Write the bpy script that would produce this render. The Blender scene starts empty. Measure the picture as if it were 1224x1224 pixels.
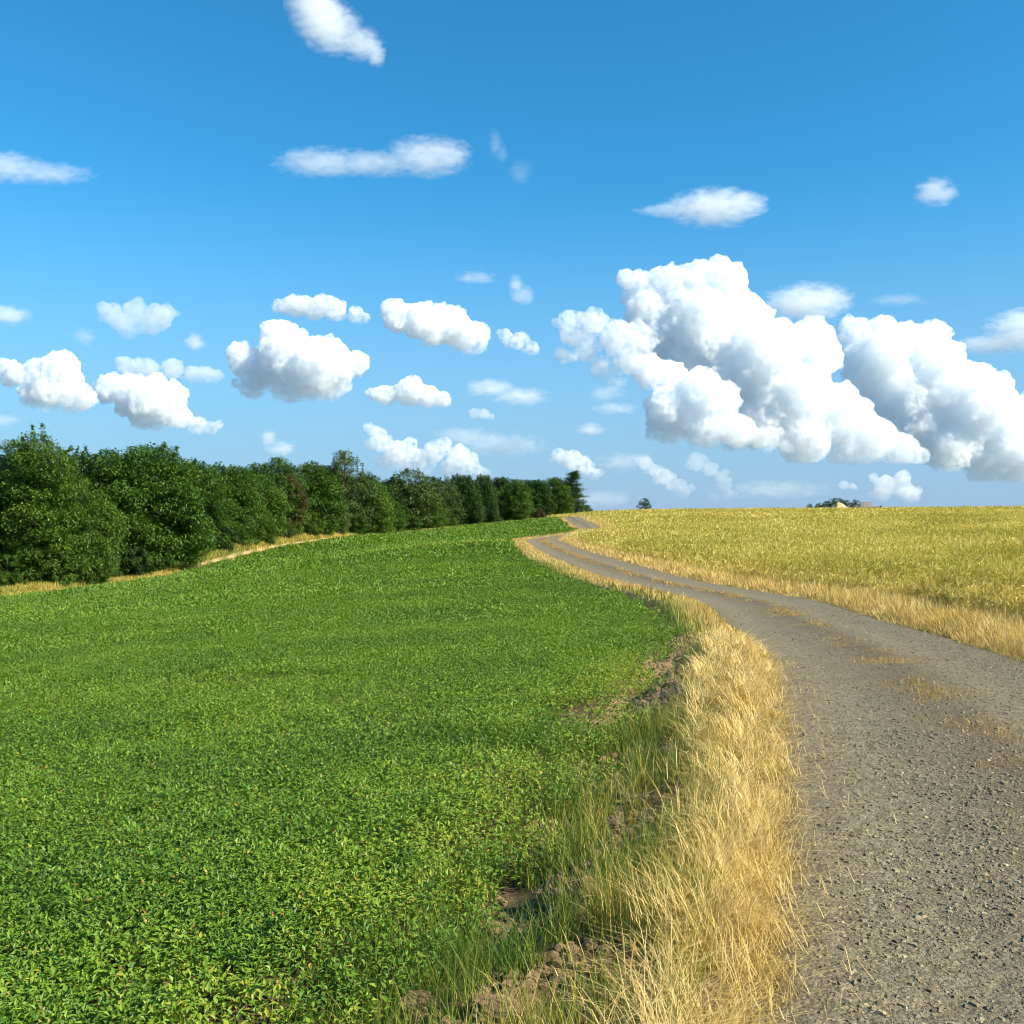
import bpy, bmesh, math, random
import numpy as np
from mathutils import Vector

S = bpy.context.scene
COL = S.collection
R = math.radians
FPX, HOR, EYE = 1201.0, 625.0, 1.6       # focal length and horizon row in pixels of the 1224 px photograph, eye height

# ------------------------------------------------------------------ camera
cam = bpy.data.cameras.new('camera')
co = bpy.data.objects.new('camera', cam)
COL.objects.link(co)
S.camera = co
cam.sensor_width = 36
cam.lens = 36 * FPX / 1224
co.location = (0, 0, EYE)
co.rotation_euler = (R(90) + math.atan((HOR - 612) / FPX), 0, 0)
cam.clip_start = 0.05
cam.clip_end = 120000

# ------------------------------------------------------------------ sky, sun, exposure
SUN_EL, SUN_AZ = R(37), R(116)            # azimuth clockwise from the viewing direction (+Y)
W = bpy.data.worlds.new('World')
S.world = W
W.use_nodes = True
wt = W.node_tree
sky = wt.nodes.new('ShaderNodeTexSky')
sky.sky_type = 'NISHITA'
sky.sun_disc = False
sky.sun_elevation = SUN_EL
sky.sun_rotation = SUN_AZ
sky.dust_density = 0.4
sky.ozone_density = 2.0
hs = wt.nodes.new('ShaderNodeHueSaturation')
hs.inputs['Saturation'].default_value = 1.12
tint = wt.nodes.new('ShaderNodeMix')
tint.data_type = 'RGBA'
tint.blend_type = 'MULTIPLY'
tint.inputs[0].default_value = 1
tint.inputs[7].default_value = (.80, 1.0, 1.22, 1)
wt.links.new(sky.outputs[0], tint.inputs[6])
wt.links.new(tint.outputs[2], hs.inputs['Color'])
# pale summer haze in the air low over the horizon
tcw = wt.nodes.new('ShaderNodeTexCoord')
sep = wt.nodes.new('ShaderNodeSeparateXYZ')
wt.links.new(tcw.outputs['Generated'], sep.inputs[0])
mrw = wt.nodes.new('ShaderNodeMapRange')
mrw.interpolation_type = 'SMOOTHSTEP'
for k_, v_ in ((1, -.03), (2, .34), (3, .92), (4, 0)): mrw.inputs[k_].default_value = v_
wt.links.new(sep.outputs[2], mrw.inputs[0])
mxw = wt.nodes.new('ShaderNodeMix')
mxw.data_type = 'RGBA'
wt.links.new(mrw.outputs[0], mxw.inputs[0])
deep = wt.nodes.new('ShaderNodeMix')
deep.data_type = 'RGBA'
deep.blend_type = 'MULTIPLY'
deep.inputs[0].default_value = 1
deep.inputs[7].default_value = (.33, .75, .69, 1)
wt.links.new(hs.outputs[0], deep.inputs[6])
wt.links.new(deep.outputs[2], mxw.inputs[6])
mxw.inputs[7].default_value = (1.56, 2.14, 3.3, 1)
wt.links.new(mxw.outputs[2], wt.nodes['Background'].inputs[0])
wt.nodes['Background'].inputs[1].default_value = 0.12
sl = bpy.data.lights.new('sun', 'SUN')
sl.energy = 5.0
sl.angle = R(0.5)
sl.color = (1, 0.90, 0.70)
so = bpy.data.objects.new('sun', sl)
COL.objects.link(so)
so.rotation_euler = Vector((math.sin(SUN_AZ) * math.cos(SUN_EL), math.cos(SUN_AZ) * math.cos(SUN_EL), math.sin(SUN_EL))).to_track_quat('Z', 'Y').to_euler()
S.view_settings.view_transform = 'Standard'
S.view_settings.look = 'None'
S.view_settings.gamma = 1
S.view_settings.exposure = 0.92
cy = S.cycles
cy.max_bounces = 24
cy.diffuse_bounces = 3
cy.glossy_bounces = 2
cy.transmission_bounces = 3
cy.transparent_max_bounces = 8
cy.volume_bounces = 20
cy.volume_step_rate = 1.0
cy.volume_max_steps = 200
cy.filter_width = 1.0
cy.use_denoising = True
cy.denoising_prefilter = 'ACCURATE'
cy.caustics_reflective = cy.caustics_refractive = False

# ------------------------------------------------------------------ helpers
RNG = np.random.default_rng(11)

def tag(o, label=None, cat=None, group=None, kind=None):
    for k, v in (('label', label), ('category', cat), ('group', group), ('kind', kind)):
        if v: o[k] = v
    return o

def mesh(name, V, F, mat, parent=None, tone=None, smooth=False, loc=(0, 0, 0), extra=None):
    """one mesh object out of numpy vertices and equal-sided faces (or a list of such face arrays)"""
    Fs = F if isinstance(F, list) else [F]
    V = np.asarray(V, np.float32)
    me = bpy.data.meshes.new(name)
    me.vertices.add(len(V))
    me.vertices.foreach_set('co', V.ravel())
    idx = np.concatenate([f.ravel() for f in Fs]).astype(np.int32)
    n = np.concatenate([np.full(len(f), f.shape[1], np.int32) for f in Fs])
    me.loops.add(len(idx))
    me.loops.foreach_set('vertex_index', idx)
    me.polygons.add(len(n))
    me.polygons.foreach_set('loop_start', (np.cumsum(n) - n).astype(np.int32))
    me.polygons.foreach_set('use_smooth', np.full(len(n), smooth, bool))
    if tone is not None:
        a = me.attributes.new('tone', 'FLOAT', 'POINT')
        a.data.foreach_set('value', np.asarray(tone, np.float32))
    for k, v in (extra or {}).items():
        a = me.attributes.new(k, 'FLOAT', 'POINT')
        a.data.foreach_set('value', np.asarray(v, np.float32))
    me.update()
    for m in (mat if isinstance(mat, list) else [mat]): me.materials.append(m)
    o = bpy.data.objects.new(name, me)
    o.location = loc
    COL.objects.link(o)
    if parent: o.parent = parent
    return o

def empty(name, loc, rz=0, s=1):
    o = bpy.data.objects.new(name, None)
    o.location = loc
    o.rotation_euler = (0, 0, rz)
    o.scale = (s, s, s) if not hasattr(s, '__len__') else s
    o.empty_display_size = 0.2
    COL.objects.link(o)
    return o

def copy_tree(o, parent=None):
    c = o.copy()
    COL.objects.link(c)
    c.parent = parent
    for ch in list(o.children): copy_tree(ch, c)
    return c

def vnoise(x, y, s, seed=0):
    """smooth 2-D value noise in 0..1"""
    g = np.random.default_rng(seed + 77).random((256, 256))
    u, v = np.asarray(x, float) / s + 1000, np.asarray(y, float) / s + 1000
    i, j = np.floor(u).astype(int), np.floor(v).astype(int)
    a, b = u - i, v - j
    a, b = a * a * (3 - 2 * a), b * b * (3 - 2 * b)
    i0, i1, j0, j1 = i % 256, (i + 1) % 256, j % 256, (j + 1) % 256
    return (g[i0, j0] * (1 - a) + g[i1, j0] * a) * (1 - b) + (g[i0, j1] * (1 - a) + g[i1, j1] * a) * b

def fbm(x, y, s, n=4, seed=0):
    t, amp, tot = 0, 1, 0
    for k in range(n):
        t = t + amp * vnoise(x, y, s / 2 ** k, seed + k)
        tot += amp
        amp *= 0.5
    return t / tot

def sstep(a, b, x):
    t = np.clip((np.asarray(x, float) - a) / (b - a), 0, 1)
    return t * t * (3 - 2 * t)

def at(px, py, d):
    """point seen at pixel (px, py) of the photograph, d metres ahead"""
    return ((px - 612) / FPX * d, d, EYE - (py - HOR) / FPX * d)

# ------------------------------------------------------------------ lie of the land
RY = [-60, -30, -10, 0, 3.2, 5.9, 8.1, 11.7, 14.9, 19, 26, 32, 40, 52, 64, 76, 86, 93, 99, 106, 115, 130, 150, 200, 215, 240, 300]
RX = [-16, -9, -2.6, 1.1, 2.35, 3.1, 3.62, 4.46, 5.0, 5.57, 6.35, 6.15, 5.33, 4.6, 3.78, 3.16, 2.78, 2.9, 4.7, 7.8, 10.0, 10.5, 10.6, 11.3, 10.5, 4, -20]
HALF = 1.46                                # half the width of the gravel

def pchip(xs, ys, q):
    xs, ys, q = np.array(xs, float), np.array(ys, float), np.asarray(q, float)
    m = np.gradient(ys, xs)
    i = np.clip(np.searchsorted(xs, q) - 1, 0, len(xs) - 2)
    h = xs[i + 1] - xs[i]
    t = np.clip((q - xs[i]) / h, 0, 1)
    return (2*t**3 - 3*t**2 + 1) * ys[i] + (t**3 - 2*t**2 + t) * h * m[i] + (-2*t**3 + 3*t**2) * ys[i + 1] + (t**3 - t**2) * h * m[i + 1]

TY = np.arange(-60, 300, 0.25)
TX = pchip(RY, RX, TY)
TC = 1 / np.sqrt(1 + np.gradient(TX, TY) ** 2)
def lateral(x, y):
    """signed distance from the middle of the farm track, + to the right"""
    return (x - np.interp(y, TY, TX)) * np.interp(y, TY, TC)

CP = [(0, 0, 0), (3, 0, 0), (-3, 0, -.22), (5, 5, .02), (9, 0, .1), (0, -12, .0), (12, -12, .2), (-14, -10, -1.3), (20, 10, .4), (-30, 0, -3), (40, -5, 1.0),
      (-45, 25, -4.2), (-60, 60, -4.6), (-75, 100, -4.4), (-70, 160, -2.5), (-60, 230, .5), (0, 300, 2.6), (40, 330, 2.5), (90, 300, 2.6), (130, 200, 3.2), (110, 110, 3.0), (80, 50, 2.0), (110, 20, 2.4)]
CP += [at(*p) for p in [(0, 900, 10), (0, 800, 20), (0, 740, 45), (0, 715, 75), (300, 900, 8.3), (300, 800, 15), (300, 720, 40), (300, 665, 108),
                        (200, 690, 90), (420, 643, 140), (500, 636, 172), (600, 627, 212), (660, 620, 235), (450, 700, 45), (450, 660, 85), (560, 649, 82), (560, 641, 120), (560, 635, 160), (620, 630, 165),
                        (860, 850, 8.4), (870, 750, 19), (915, 800, 11.7)]]
CP += [(6.15, 32, -.55), (5.3, 40, -.6), (4.6, 52, -.55), (3.8, 64, -.38), (3.2, 76, -.22), (2.8, 88, 0), (2.9, 94, .08), (5, 100, .25), (8, 106, .48), (10, 115, .85), (10.6, 150, 1.65), (11.3, 200, 2.8), (10, 225, 2.75)]
for px, py, d in [(1224, 606, 150), (1060, 607, 175), (900, 608.5, 200), (760, 611.5, 225), (1050, 640, 60), (1200, 632, 62), (900, 636, 85), (800, 626, 130), (1100, 618, 110), (1180, 672, 26), (960, 672, 34)]:
    x, y, z = at(px, py, d)
    CP.append((x, y, z - .85))
CP = np.array(CP)

def tps_fit(P, lam):
    n = len(P)
    X = P[:, :2] / 50
    d2 = ((X[:, None] - X[None]) ** 2).sum(-1)
    K = 0.5 * d2 * np.log(d2 + 1e-9)
    A = np.zeros((n + 3, n + 3))
    near = np.hypot(P[:, 0], P[:, 1])
    A[:n, :n] = K + np.diag(lam * (0.3 + near / 40))
    A[:n, n] = 1
    A[:n, n + 1:] = X
    A[n:, :n] = A[:n, n:].T
    return X, np.linalg.solve(A, np.concatenate([P[:, 2], np.zeros(3)]))
TPX, TPW = tps_fit(CP, 0.004)

def land0(x, y):
    x, y = np.asarray(x, float), np.asarray(y, float)
    shp = x.shape
    x, y = x.ravel(), y.ravel()
    out = np.empty(len(x))
    for a in range(0, len(x), 200000):
        q = np.stack([x[a:a + 200000], y[a:a + 200000]], 1) / 50
        d2 = (q[:, :1] - TPX[None, :, 0]) ** 2 + (q[:, 1:] - TPX[None, :, 1]) ** 2
        out[a:a + 200000] = (0.5 * d2 * np.log(d2 + 1e-9)) @ TPW[:-3] + TPW[-3] + q @ TPW[-2:]
    r = np.hypot(x, y)
    far = 1.5 - np.minimum(r - 250, 3000) * 0.012
    k = sstep(240, 420, r)
    return (np.clip(out, -12, 8) * (1 - k) + far * k).reshape(shp)

def land(x, y):
    """height of the ground: the lie of the land, the track let into it, the ploughed edge beside it"""
    s = lateral(x, y)
    z = land0(x, y)
    a = np.abs(s)
    r = np.hypot(x, y)
    rough = sstep(HALF, HALF + .5, a) * (fbm(x, y, .5, 3, 5) - .5) * .07 * (1 - sstep(25, 60, r))
    verge = .07 * sstep(HALF - .1, HALF + .35, a) * (1 - sstep(HALF + .9, HALF + 1.6, a))
    furrow = -.10 * np.exp(-((s + verge_in(y) + .15) / .28) ** 2) * (1 - sstep(70, 95, y))
    return z + rough + verge + furrow + bank(x, y)

def bank(x, y):     # low grassy bank in front of the wood
    px = 612 + FPX * x / np.maximum(y, 1)
    h = np.interp(px, [-200, 0, 70, 105, 180, 225, 300, 390, 440, 470], [.6, .75, .7, .1, .1, .9, 1.25, .8, .1, 0])
    return h * sstep(-3.5, .3, before_trees(x, y)) * (1 - sstep(6, 30, before_trees(x, y))) * (y > 30) * (x < 5)

def dry_in(y):      # width of the dry grass on the field side of the track
    return np.interp(y, [-10, 3, 5, 8, 14, 26, 60, 100, 300], [.35, .35, .45, .62, .7, .95, 1.5, 1.5, 1.1])
def verge_in(y):    # lateral distance of the crop edge on the field side
    return HALF + dry_in(y) + np.interp(y, [-10, 2.5, 3.3, 4.5, 6, 9, 14, 30, 60, 300], [1.0, .95, .85, .6, .55, .5, .45, .25, .1, .1])
def grain_in(y):    # lateral distance of the grain on the far side
    return HALF + np.interp(y, [-10, 12, 20, 50, 90, 300], [1.3, 1.3, 1.38, 1.5, 1.0, 1.0])

# treeline: front edge of the wood as depth by pixel column, and the dry strip before it
TLX = [-400, -200, 0, 60, 200, 300, 420, 500, 600, 660, 720, 800]
TLD = [62, 68, 77, 80, 95, 116, 148, 178, 218, 245, 275, 330]
def tree_depth(px): return np.interp(px, TLX, TLD)
def before_trees(x, y):
    """metres from the front of the wood, negative on the field side"""
    px = 612 + FPX * x / np.maximum(y, 1)
    return (y - tree_depth(px)) * np.clip(np.interp(px, [0, 300, 500, 700], [.75, .5, .45, .4]), .3, 1)

# where the clods of earth lie: each on the ground seen at its place in the photograph
CLODS = [(697, 1078, 44, 'largest pale brown clod of earth, rough and split, in green grass beside the dry verge', 1, .8),
          (664, 1074, 30, 'smaller upright clod touching the left side of the largest clod in the grass', 2, 1.1),
          (590, 1118, 46, 'flat crumbly brown clod in front of the crop, left of the largest clod', 3, .45),
          (505, 1214, 50, 'clod of earth at the bottom edge of the photo, left one of two', 4, .6),
          (595, 1214, 60, 'broad clod of earth at the bottom edge of the photo, right one of two', 5, .5),
          (745, 958, 20, 'small tan clod between tall green grass and the dry verge, middle of the edge', 6, .8),
          (803, 905, 26, 'dark brown clod against the shaded foot of the dry verge below the stacked clods', 7, .7),
          (792, 808, 24, 'upper of the two big clods stacked in the dark furrow by the dry verge', 8, .8),
          (782, 832, 22, 'lower of the two big clods stacked in the dark furrow by the dry verge', 9, .7),
          (806, 822, 20, 'clod right of the stacked clods in the dark furrow, under the grass overhang', 10, .7),
          (686, 822, 11, 'lone reddish clod among the green crop plants left of the furrow', 11, .6),
          (735, 986, 24, 'flat tan clod below the small tan clod, between grass tufts', 12, .5)]
def on_ground(px, py):
    d = 1.5
    while d < 60:
        x, y, z = at(px, py, d)
        if z <= float(land(np.array([x]), np.array([y]))[0]): return x, y, z
        d += .02
CLOD_AT = [(*on_ground(c[0], c[1]), c[2] / FPX * on_ground(c[0], c[1])[1] * .54) for c in CLODS]
def clear_of_clods(x, y):
    ok = np.ones(len(x), bool)
    for cx, cy_, g, r in CLOD_AT:
        ok &= ~((np.abs(x - cx - (y - cy_) * cx / cy_) < r * .95) & (y < cy_ + r * .5) & (y > cy_ - max(.28, r * 2)))
    return ok

# ------------------------------------------------------------------ materials
class NT:
    def __init__(s, name):
        s.m = bpy.data.materials.new(name)
        s.m.use_nodes = True
        s.t = s.m.node_tree
        s.t.nodes.clear()
        s.out = s.n('OutputMaterial')
    def n(s, typ, **kw):
        nd = s.t.nodes.new('ShaderNode' + typ)
        for k, v in kw.items(): setattr(nd, k, v)
        return nd
    def l(s, a, b): s.t.links.new(a, b)
    def ramp(s, fac, stops):
        r = s.n('ValToRGB')
        e = r.color_ramp.elements
        while len(e) < len(stops): e.new(0.5)
        for q, (p, c) in zip(e, stops):
            q.position = p
            q.color = (*c, 1)
        s.l(fac, r.inputs[0])
        return r.outputs[0]
    def noise(s, vec, scale, detail=4, rough=.6):
        n = s.n('TexNoise')
        n.inputs['Scale'].default_value = scale
        n.inputs['Detail'].default_value = detail
        n.inputs['Roughness'].default_value = rough
        s.l(vec, n.inputs['Vector'])
        return n.outputs[0]
    def mix(s, fac, a, b, blend='MIX'):
        m = s.n('Mix', data_type='RGBA', blend_type=blend)
        for v, k in ((fac, 0), (a, 6), (b, 7)):
            if hasattr(v, 'links'): s.l(v, m.inputs[k])
            else: m.inputs[k].default_value = v if k == 0 else (*v, 1)
        return m.outputs[2]
    def math(s, op, a, b=0.0, clamp=False):
        m = s.n('Math', operation=op, use_clamp=clamp)
        for v, k in ((a, 0), (b, 1)):
            if hasattr(v, 'links'): s.l(v, m.inputs[k])
            else: m.inputs[k].default_value = v
        return m.outputs[0]
    def attr(s, name): return s.n('Attribute', attribute_name=name).outputs['Fac']

def leafy(name, stops, trans=.3, rough=.55, spec=.35, patch=None, tip=None):
    """foliage: colour from each leaf's own tone, some light passing through"""
    q = NT(name)
    c = q.ramp(q.attr('tone'), stops)
    if patch:
        g = q.n('NewGeometry').outputs['Position']
        c = q.mix(q.math('MULTIPLY', q.math('SUBTRACT', q.noise(g, patch[0], 3), .35, True), patch[2]), c, patch[1])
    if tip: c = q.mix(q.ramp(q.attr('tip'), [(tip[0], (0, 0, 0)), (tip[1], (1, 1, 1))]), c, tip[2])
    p = q.n('BsdfPrincipled')
    p.inputs['Roughness'].default_value = rough
    p.inputs['Specular IOR Level'].default_value = spec
    tr = q.n('BsdfTranslucent')
    mx = q.n('MixShader')
    mx.inputs[0].default_value = trans
    q.l(c, p.inputs['Base Color'])
    q.l(q.mix(1.0, c, (1.25, 1.15, .6), 'MULTIPLY'), tr.inputs['Color'])
    q.l(p.outputs[0], mx.inputs[1])
    q.l(tr.outputs[0], mx.inputs[2])
    q.l(mx.outputs[0], q.out.inputs[0])
    return q.m

def solid(name, stops, scale=3, bump=.3, rough=.9, bscale=None, coord='Object'):
    q = NT(name)
    v = q.n('TexCoord').outputs[coord]
    n = q.noise(v, scale, 6)
    p = q.n('BsdfPrincipled')
    p.inputs['Roughness'].default_value = rough
    p.inputs['Specular IOR Level'].default_value = .2
    q.l(q.ramp(n, stops), p.inputs['Base Color'])
    b = q.n('Bump')
    b.inputs['Strength'].default_value = bump
    b.inputs['Distance'].default_value = .05
    q.l(q.noise(v, bscale or scale * 4, 6, .7), b.inputs['Height'])
    q.l(b.outputs[0], p.inputs['Normal'])
    q.l(p.outputs[0], q.out.inputs[0])
    return q.m

M = {}
M['crop'] = leafy('crop_leaf', [(0, (.04, .11, .012)), (.45, (.13, .245, .018)), (.8, (.235, .355, .03)), (.93, (.29, .33, .03)), (.97, (.40, .33, .06)), (1, (.36, .15, .04))], .28, .5, .4, (.045, (.12, .19, .02), .9))
M['grain'] = leafy('grain_stalk', [(0, (.25, .25, .05)), (.35, (.42, .37, .085)), (.7, (.58, .485, .14)), (1, (.72, .60, .24))], .3, .6, .25, (.05, (.36, .36, .045), .8))
M['straw'] = leafy('dry_straw', [(0, (.29, .18, .055)), (.35, (.47, .32, .093)), (.7, (.62, .45, .148)), (1, (.76, .61, .28))], .2, .6, .3)
M['mixgrass'] = leafy('verge_grass', [(0, (.045, .105, .018)), (.45, (.10, .185, .022)), (.7, (.22, .25, .035)), (.85, (.46, .36, .08)), (1, (.66, .48, .15))], .25, .5, .35)
M['tree'] = leafy('tree_leaf', [(0, (0.035, 0.085, 0.012)), (.4, (0.062, 0.140, 0.017)), (.8, (0.106, 0.201, 0.024)), (1, (0.175, 0.256, 0.036))], .25, .5, .35)
M['tree_light'] = leafy('pale_tree_leaf', [(0, (0.045, 0.102, 0.013)), (.4, (0.085, 0.169, 0.020)), (.8, (0.130, 0.231, 0.027)), (1, (0.200, 0.276, 0.043))], .25, .5, .35)
M['tree_grey'] = leafy('dull_tree_leaf', [(0, (0.050, 0.085, 0.024)), (.4, (0.088, 0.140, 0.036)), (.8, (0.138, 0.195, 0.054)), (1, (0.213, 0.244, 0.084))], .2, .5, .35)
M['tree_dark'] = leafy('dark_tree_leaf', [(0, (0.022, 0.059, 0.014)), (.4, (0.037, 0.091, 0.017)), (.8, (0.069, 0.134, 0.024)), (1, (0.112, 0.183, 0.036))], .15, .5, .3)
M['tree_brown'] = leafy('withered_leaf', [(0, (.05, .045, .02)), (.4, (.11, .075, .035)), (.8, (.17, .11, .05)), (1, (.10, .12, .03))], .2, .6, .25)
M['bark'] = solid('bark', [(.3, (.05, .038, .028)), (.7, (.13, .10, .075))], 5, .6)
M['soil'] = solid('soil', [(.3, (.24, .155, .078)), (.7, (.48, .33, .18))], 14, .9, .95)
M['mound'] = solid('dry_mound', [(.3, (.42, .31, .15)), (.7, (.58, .45, .25))], .8, .5)
M['wood'] = solid('weathered_wood', [(.3, (.36, .29, .20)), (.7, (.52, .44, .32))], 4, .3)
M['darkwood'] = solid('dark_wood', [(.3, (.05, .04, .03)), (.7, (.10, .08, .06))], 4, .3)

def ground_material():
    q = NT('ground')
    pos = q.n('NewGeometry').outputs['Position']
    base = q.ramp(q.noise(pos, 7, 7, .65), [(.3, (.06, .042, .024)), (.55, (.13, .09, .052)), (.75, (.25, .175, .10))])
    far = q.ramp(q.noise(pos, 1.2, 6), [(.3, (.045, .10, .02)), (.7, (.075, .16, .028))])
    c = q.mix(q.attr('green'), base, far)
    gold = q.ramp(q.noise(pos, 1.5, 6), [(.3, (.28, .24, .06)), (.7, (.40, .33, .10))])
    c = q.mix(q.attr('gold'), c, gold)
    sand = q.ramp(q.noise(pos, 1.2, 6), [(.3, (.40, .28, .12)), (.7, (.54, .40, .20))])
    c = q.mix(q.attr('sand'), c, sand)
    hazy_patches = q.ramp(q.noise(pos, .004, 3), [(.35, (.13, .15, .15)), (.65, (.20, .21, .20))])  # grey-blue haze of distance painted into the colour of the far ground
    c = q.mix(q.attr('distant'), c, hazy_patches)
    p = q.n('BsdfPrincipled')
    p.inputs['Roughness'].default_value = .95
    p.inputs['Specular IOR Level'].default_value = .1
    b = q.n('Bump')
    b.inputs['Strength'].default_value = .8
    b.inputs['Distance'].default_value = .03
    q.l(q.noise(pos, 22, 6, .7), b.inputs['Height'])
    q.l(b.outputs[0], p.inputs['Normal'])
    q.l(c, p.inputs['Base Color'])
    q.l(p.outputs[0], q.out.inputs[0])
    return q.m
M['ground'] = ground_material()

def gravel_material(name, stones=False):
    q = NT(name)
    pos = q.n('NewGeometry').outputs['Position']
    p = q.n('BsdfPrincipled')
    p.inputs['Roughness'].default_value = .9
    p.inputs['Specular IOR Level'].default_value = .2
    tones = [(0, (.05, .042, .024)), (.35, (.16, .135, .086)), (.7, (.265, .225, .143)), (.92, (.40, .34, .22)), (1, (.54, .44, .26))]
    if stones:
        c = q.ramp(q.attr('tone'), tones)
        c = q.mix(.4, c, q.ramp(q.noise(pos, 120, 4), [(.3, (.085, .072, .044)), (.7, (.29, .245, .155))]))
    else:
        v = q.n('TexVoronoi')
        v.inputs['Scale'].default_value = 55
        q.l(pos, v.inputs['Vector'])
        v2 = q.n('TexVoronoi')
        v2.inputs['Scale'].default_value = 20
        q.l(pos, v2.inputs['Vector'])
        sp = q.n('SeparateColor')
        q.l(v.outputs['Color'], sp.inputs[0])
        c = q.ramp(sp.outputs[0], tones)
        sp2 = q.n('SeparateColor')
        q.l(v2.outputs['Color'], sp2.inputs[0])
        c = q.mix(.35, c, q.ramp(sp2.outputs[1], tones))
        dust = q.ramp(q.noise(pos, 60, 6, .7), [(.3, (.14, .118, .075)), (.7, (.28, .236, .152))])
        c = q.mix(.45, c, dust)
        brown = q.ramp(q.noise(pos, 3, 5), [(.35, (.095, .066, .036)), (.7, (.18, .13, .072))])
        c = q.mix(q.attr('mid'), c, brown)
        big = q.noise(pos, .9, 4)
        c = q.mix(q.math('MULTIPLY', big, .35), c, (.13, .112, .078))
        b = q.n('Bump')
        b.inputs['Strength'].default_value = 1
        b.inputs['Distance'].default_value = .012
        h = q.math('ADD', q.math('MULTIPLY', v.outputs['Distance'], -.8), q.math('ADD', q.math('MULTIPLY', v2.outputs['Distance'], -.9), q.noise(pos, 90, 4, .7)))
        q.l(h, b.inputs['Height'])
        q.l(b.outputs[0], p.inputs['Normal'])
    q.l(c, p.inputs['Base Color'])
    q.l(p.outputs[0], q.out.inputs[0])
    return q.m
M['gravel'] = gravel_material('gravel_track')
M['stone'] = gravel_material('gravel_stone', True)

# ------------------------------------------------------------------ ground sheet (one sheet to the horizon)
def build_ground():
    rs = np.concatenate([np.linspace(0.4, 2, 10), 2 * (60000 / 2) ** (np.arange(1, 330) / 329)])
    rs = np.concatenate([rs[rs < 420], np.array([460, 520, 640, 900, 1500, 3000, 8000, 20000, 60000.])])
    fine = np.linspace(R(-36), R(36), 560, endpoint=False)
    coarse = np.linspace(R(36), R(324), 150, endpoint=False)
    th = np.concatenate([fine, coarse])
    nr, nt = len(rs), len(th)
    x = (rs[:, None] * np.sin(th)[None]).ravel()
    y = (rs[:, None] * np.cos(th)[None]).ravel()
    z = land(x, y)
    s = lateral(x, y)
    on = (np.abs(s) < HALF + .12) & (y < 290)
    z -= np.where(on, .05, 0)
    x, y, z = np.append(x, 0), np.append(y, 0), np.append(z, 0)
    i = np.arange(nr - 1)[:, None] * nt
    j = np.arange(nt)[None]
    jn = (j + 1) % nt
    F = np.stack([i + j, i + nt + j, i + nt + jn, i + jn], -1).reshape(-1, 4)
    c = len(x) - 1
    T = np.stack([np.full(nt, c), np.arange(nt), (np.arange(nt) + 1) % nt], 1)
    s = lateral(x, y)
    r = np.hypot(x, y)
    green = ((s < -verge_in(y) - .1)).astype(float) * sstep(10, 40, r) * .9
    gold = (s > grain_in(y)).astype(float) * (1 - sstep(300, 420, r))
    green *= 1 - sstep(300, 420, r)
    distant = sstep(330, 460, r)
    bt = before_trees(x, y)
    edge = sstep(-3.6, -3.0, bt) * (y > 30) * (x < 10) * (s < -4)
    green *= 1 - edge
    sandy = sstep(-3.1, -2.85, bt) * (1 - sstep(-2.2, -1.9, bt)) * edge * np.interp(612 + FPX * x / np.maximum(y, 1), [205, 240, 400, 430], [.0, 1, 1, 0])
    green += edge * .35 * (1 - sandy)
    gold2 = edge * .5 * (1 - sandy) * (bt < 1)
    dry = ((s < -HALF) & (s > -HALF - dry_in(y)) | (s > HALF) & (s < grain_in(y))) * .7 * sstep(8, 30, r)
    o = mesh('ground', np.stack([x, y, z], 1), [F, T], M['ground'], smooth=True, extra={'green': np.clip(green, 0, 1), 'gold': np.clip(gold + gold2, 0, 1), 'sand': np.clip(sandy + dry, 0, 1), 'distant': distant})
    tag(o, kind='structure')
build_ground()

def build_road():
    ys = np.concatenate([np.arange(-12, 16, .07), np.arange(16, 60, .3), np.arange(60, 290, .8)])
    us = np.linspace(-1, 1, 45)
    xc = np.interp(ys, TY, TX)
    c = np.interp(ys, TY, TC)
    edge = HALF + .1 + (fbm(ys, ys * 0, 1.2, 3, 31) - .5)[:, None] * .12
    s = us[None] * edge
    # the cross direction is square to the centre line
    tx = np.gradient(xc, ys) * c
    x = xc[:, None] + s * c[:, None]
    y = ys[:, None] - s * tx[:, None]
    z0 = land0(x, y)
    rut = -.025 * (np.exp(-((np.abs(s) - .78) / .3) ** 2)) + .02 * np.exp(-(s / .3) ** 2) - .05 * sstep(.93, 1, np.abs(us))[None]
    near = (1 - sstep(10, 25, y))
    z = z0 + rut + .02 + near * ((fbm(x, y, .35, 4, 41) - .5) * .03)
    n, k = s.shape
    i = np.arange(n - 1)[:, None] * k
    j = np.arange(k - 1)[None]
    F = np.stack([i + j, i + j + 1, i + k + j + 1, i + k + j], -1).reshape(-1, 4)
    mid = np.exp(-((s + .05) / .33) ** 2) * (.45 + .5 * fbm(x, y, .8, 3, 9)) + .5 * sstep(HALF - .25, HALF, np.abs(s)) * fbm(x, y, .5, 3, 12)
    o = mesh('farm_track', np.stack([x, y, z], -1).reshape(-1, 3), F, M['gravel'], smooth=True, extra={'mid': np.clip(mid, 0, 1).ravel()})
    tag(o, kind='structure')
build_road()

def road_z(x, y):
    s = lateral(x, y)
    return land0(x, y) - .025 * (np.exp(-((np.abs(s) - .78) / .3) ** 2)) + .02 * np.exp(-(s / .3) ** 2) + .02 + (1 - sstep(10, 25, y)) * ((fbm(x, y, .35, 4, 41) - .5) * .03)

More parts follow.
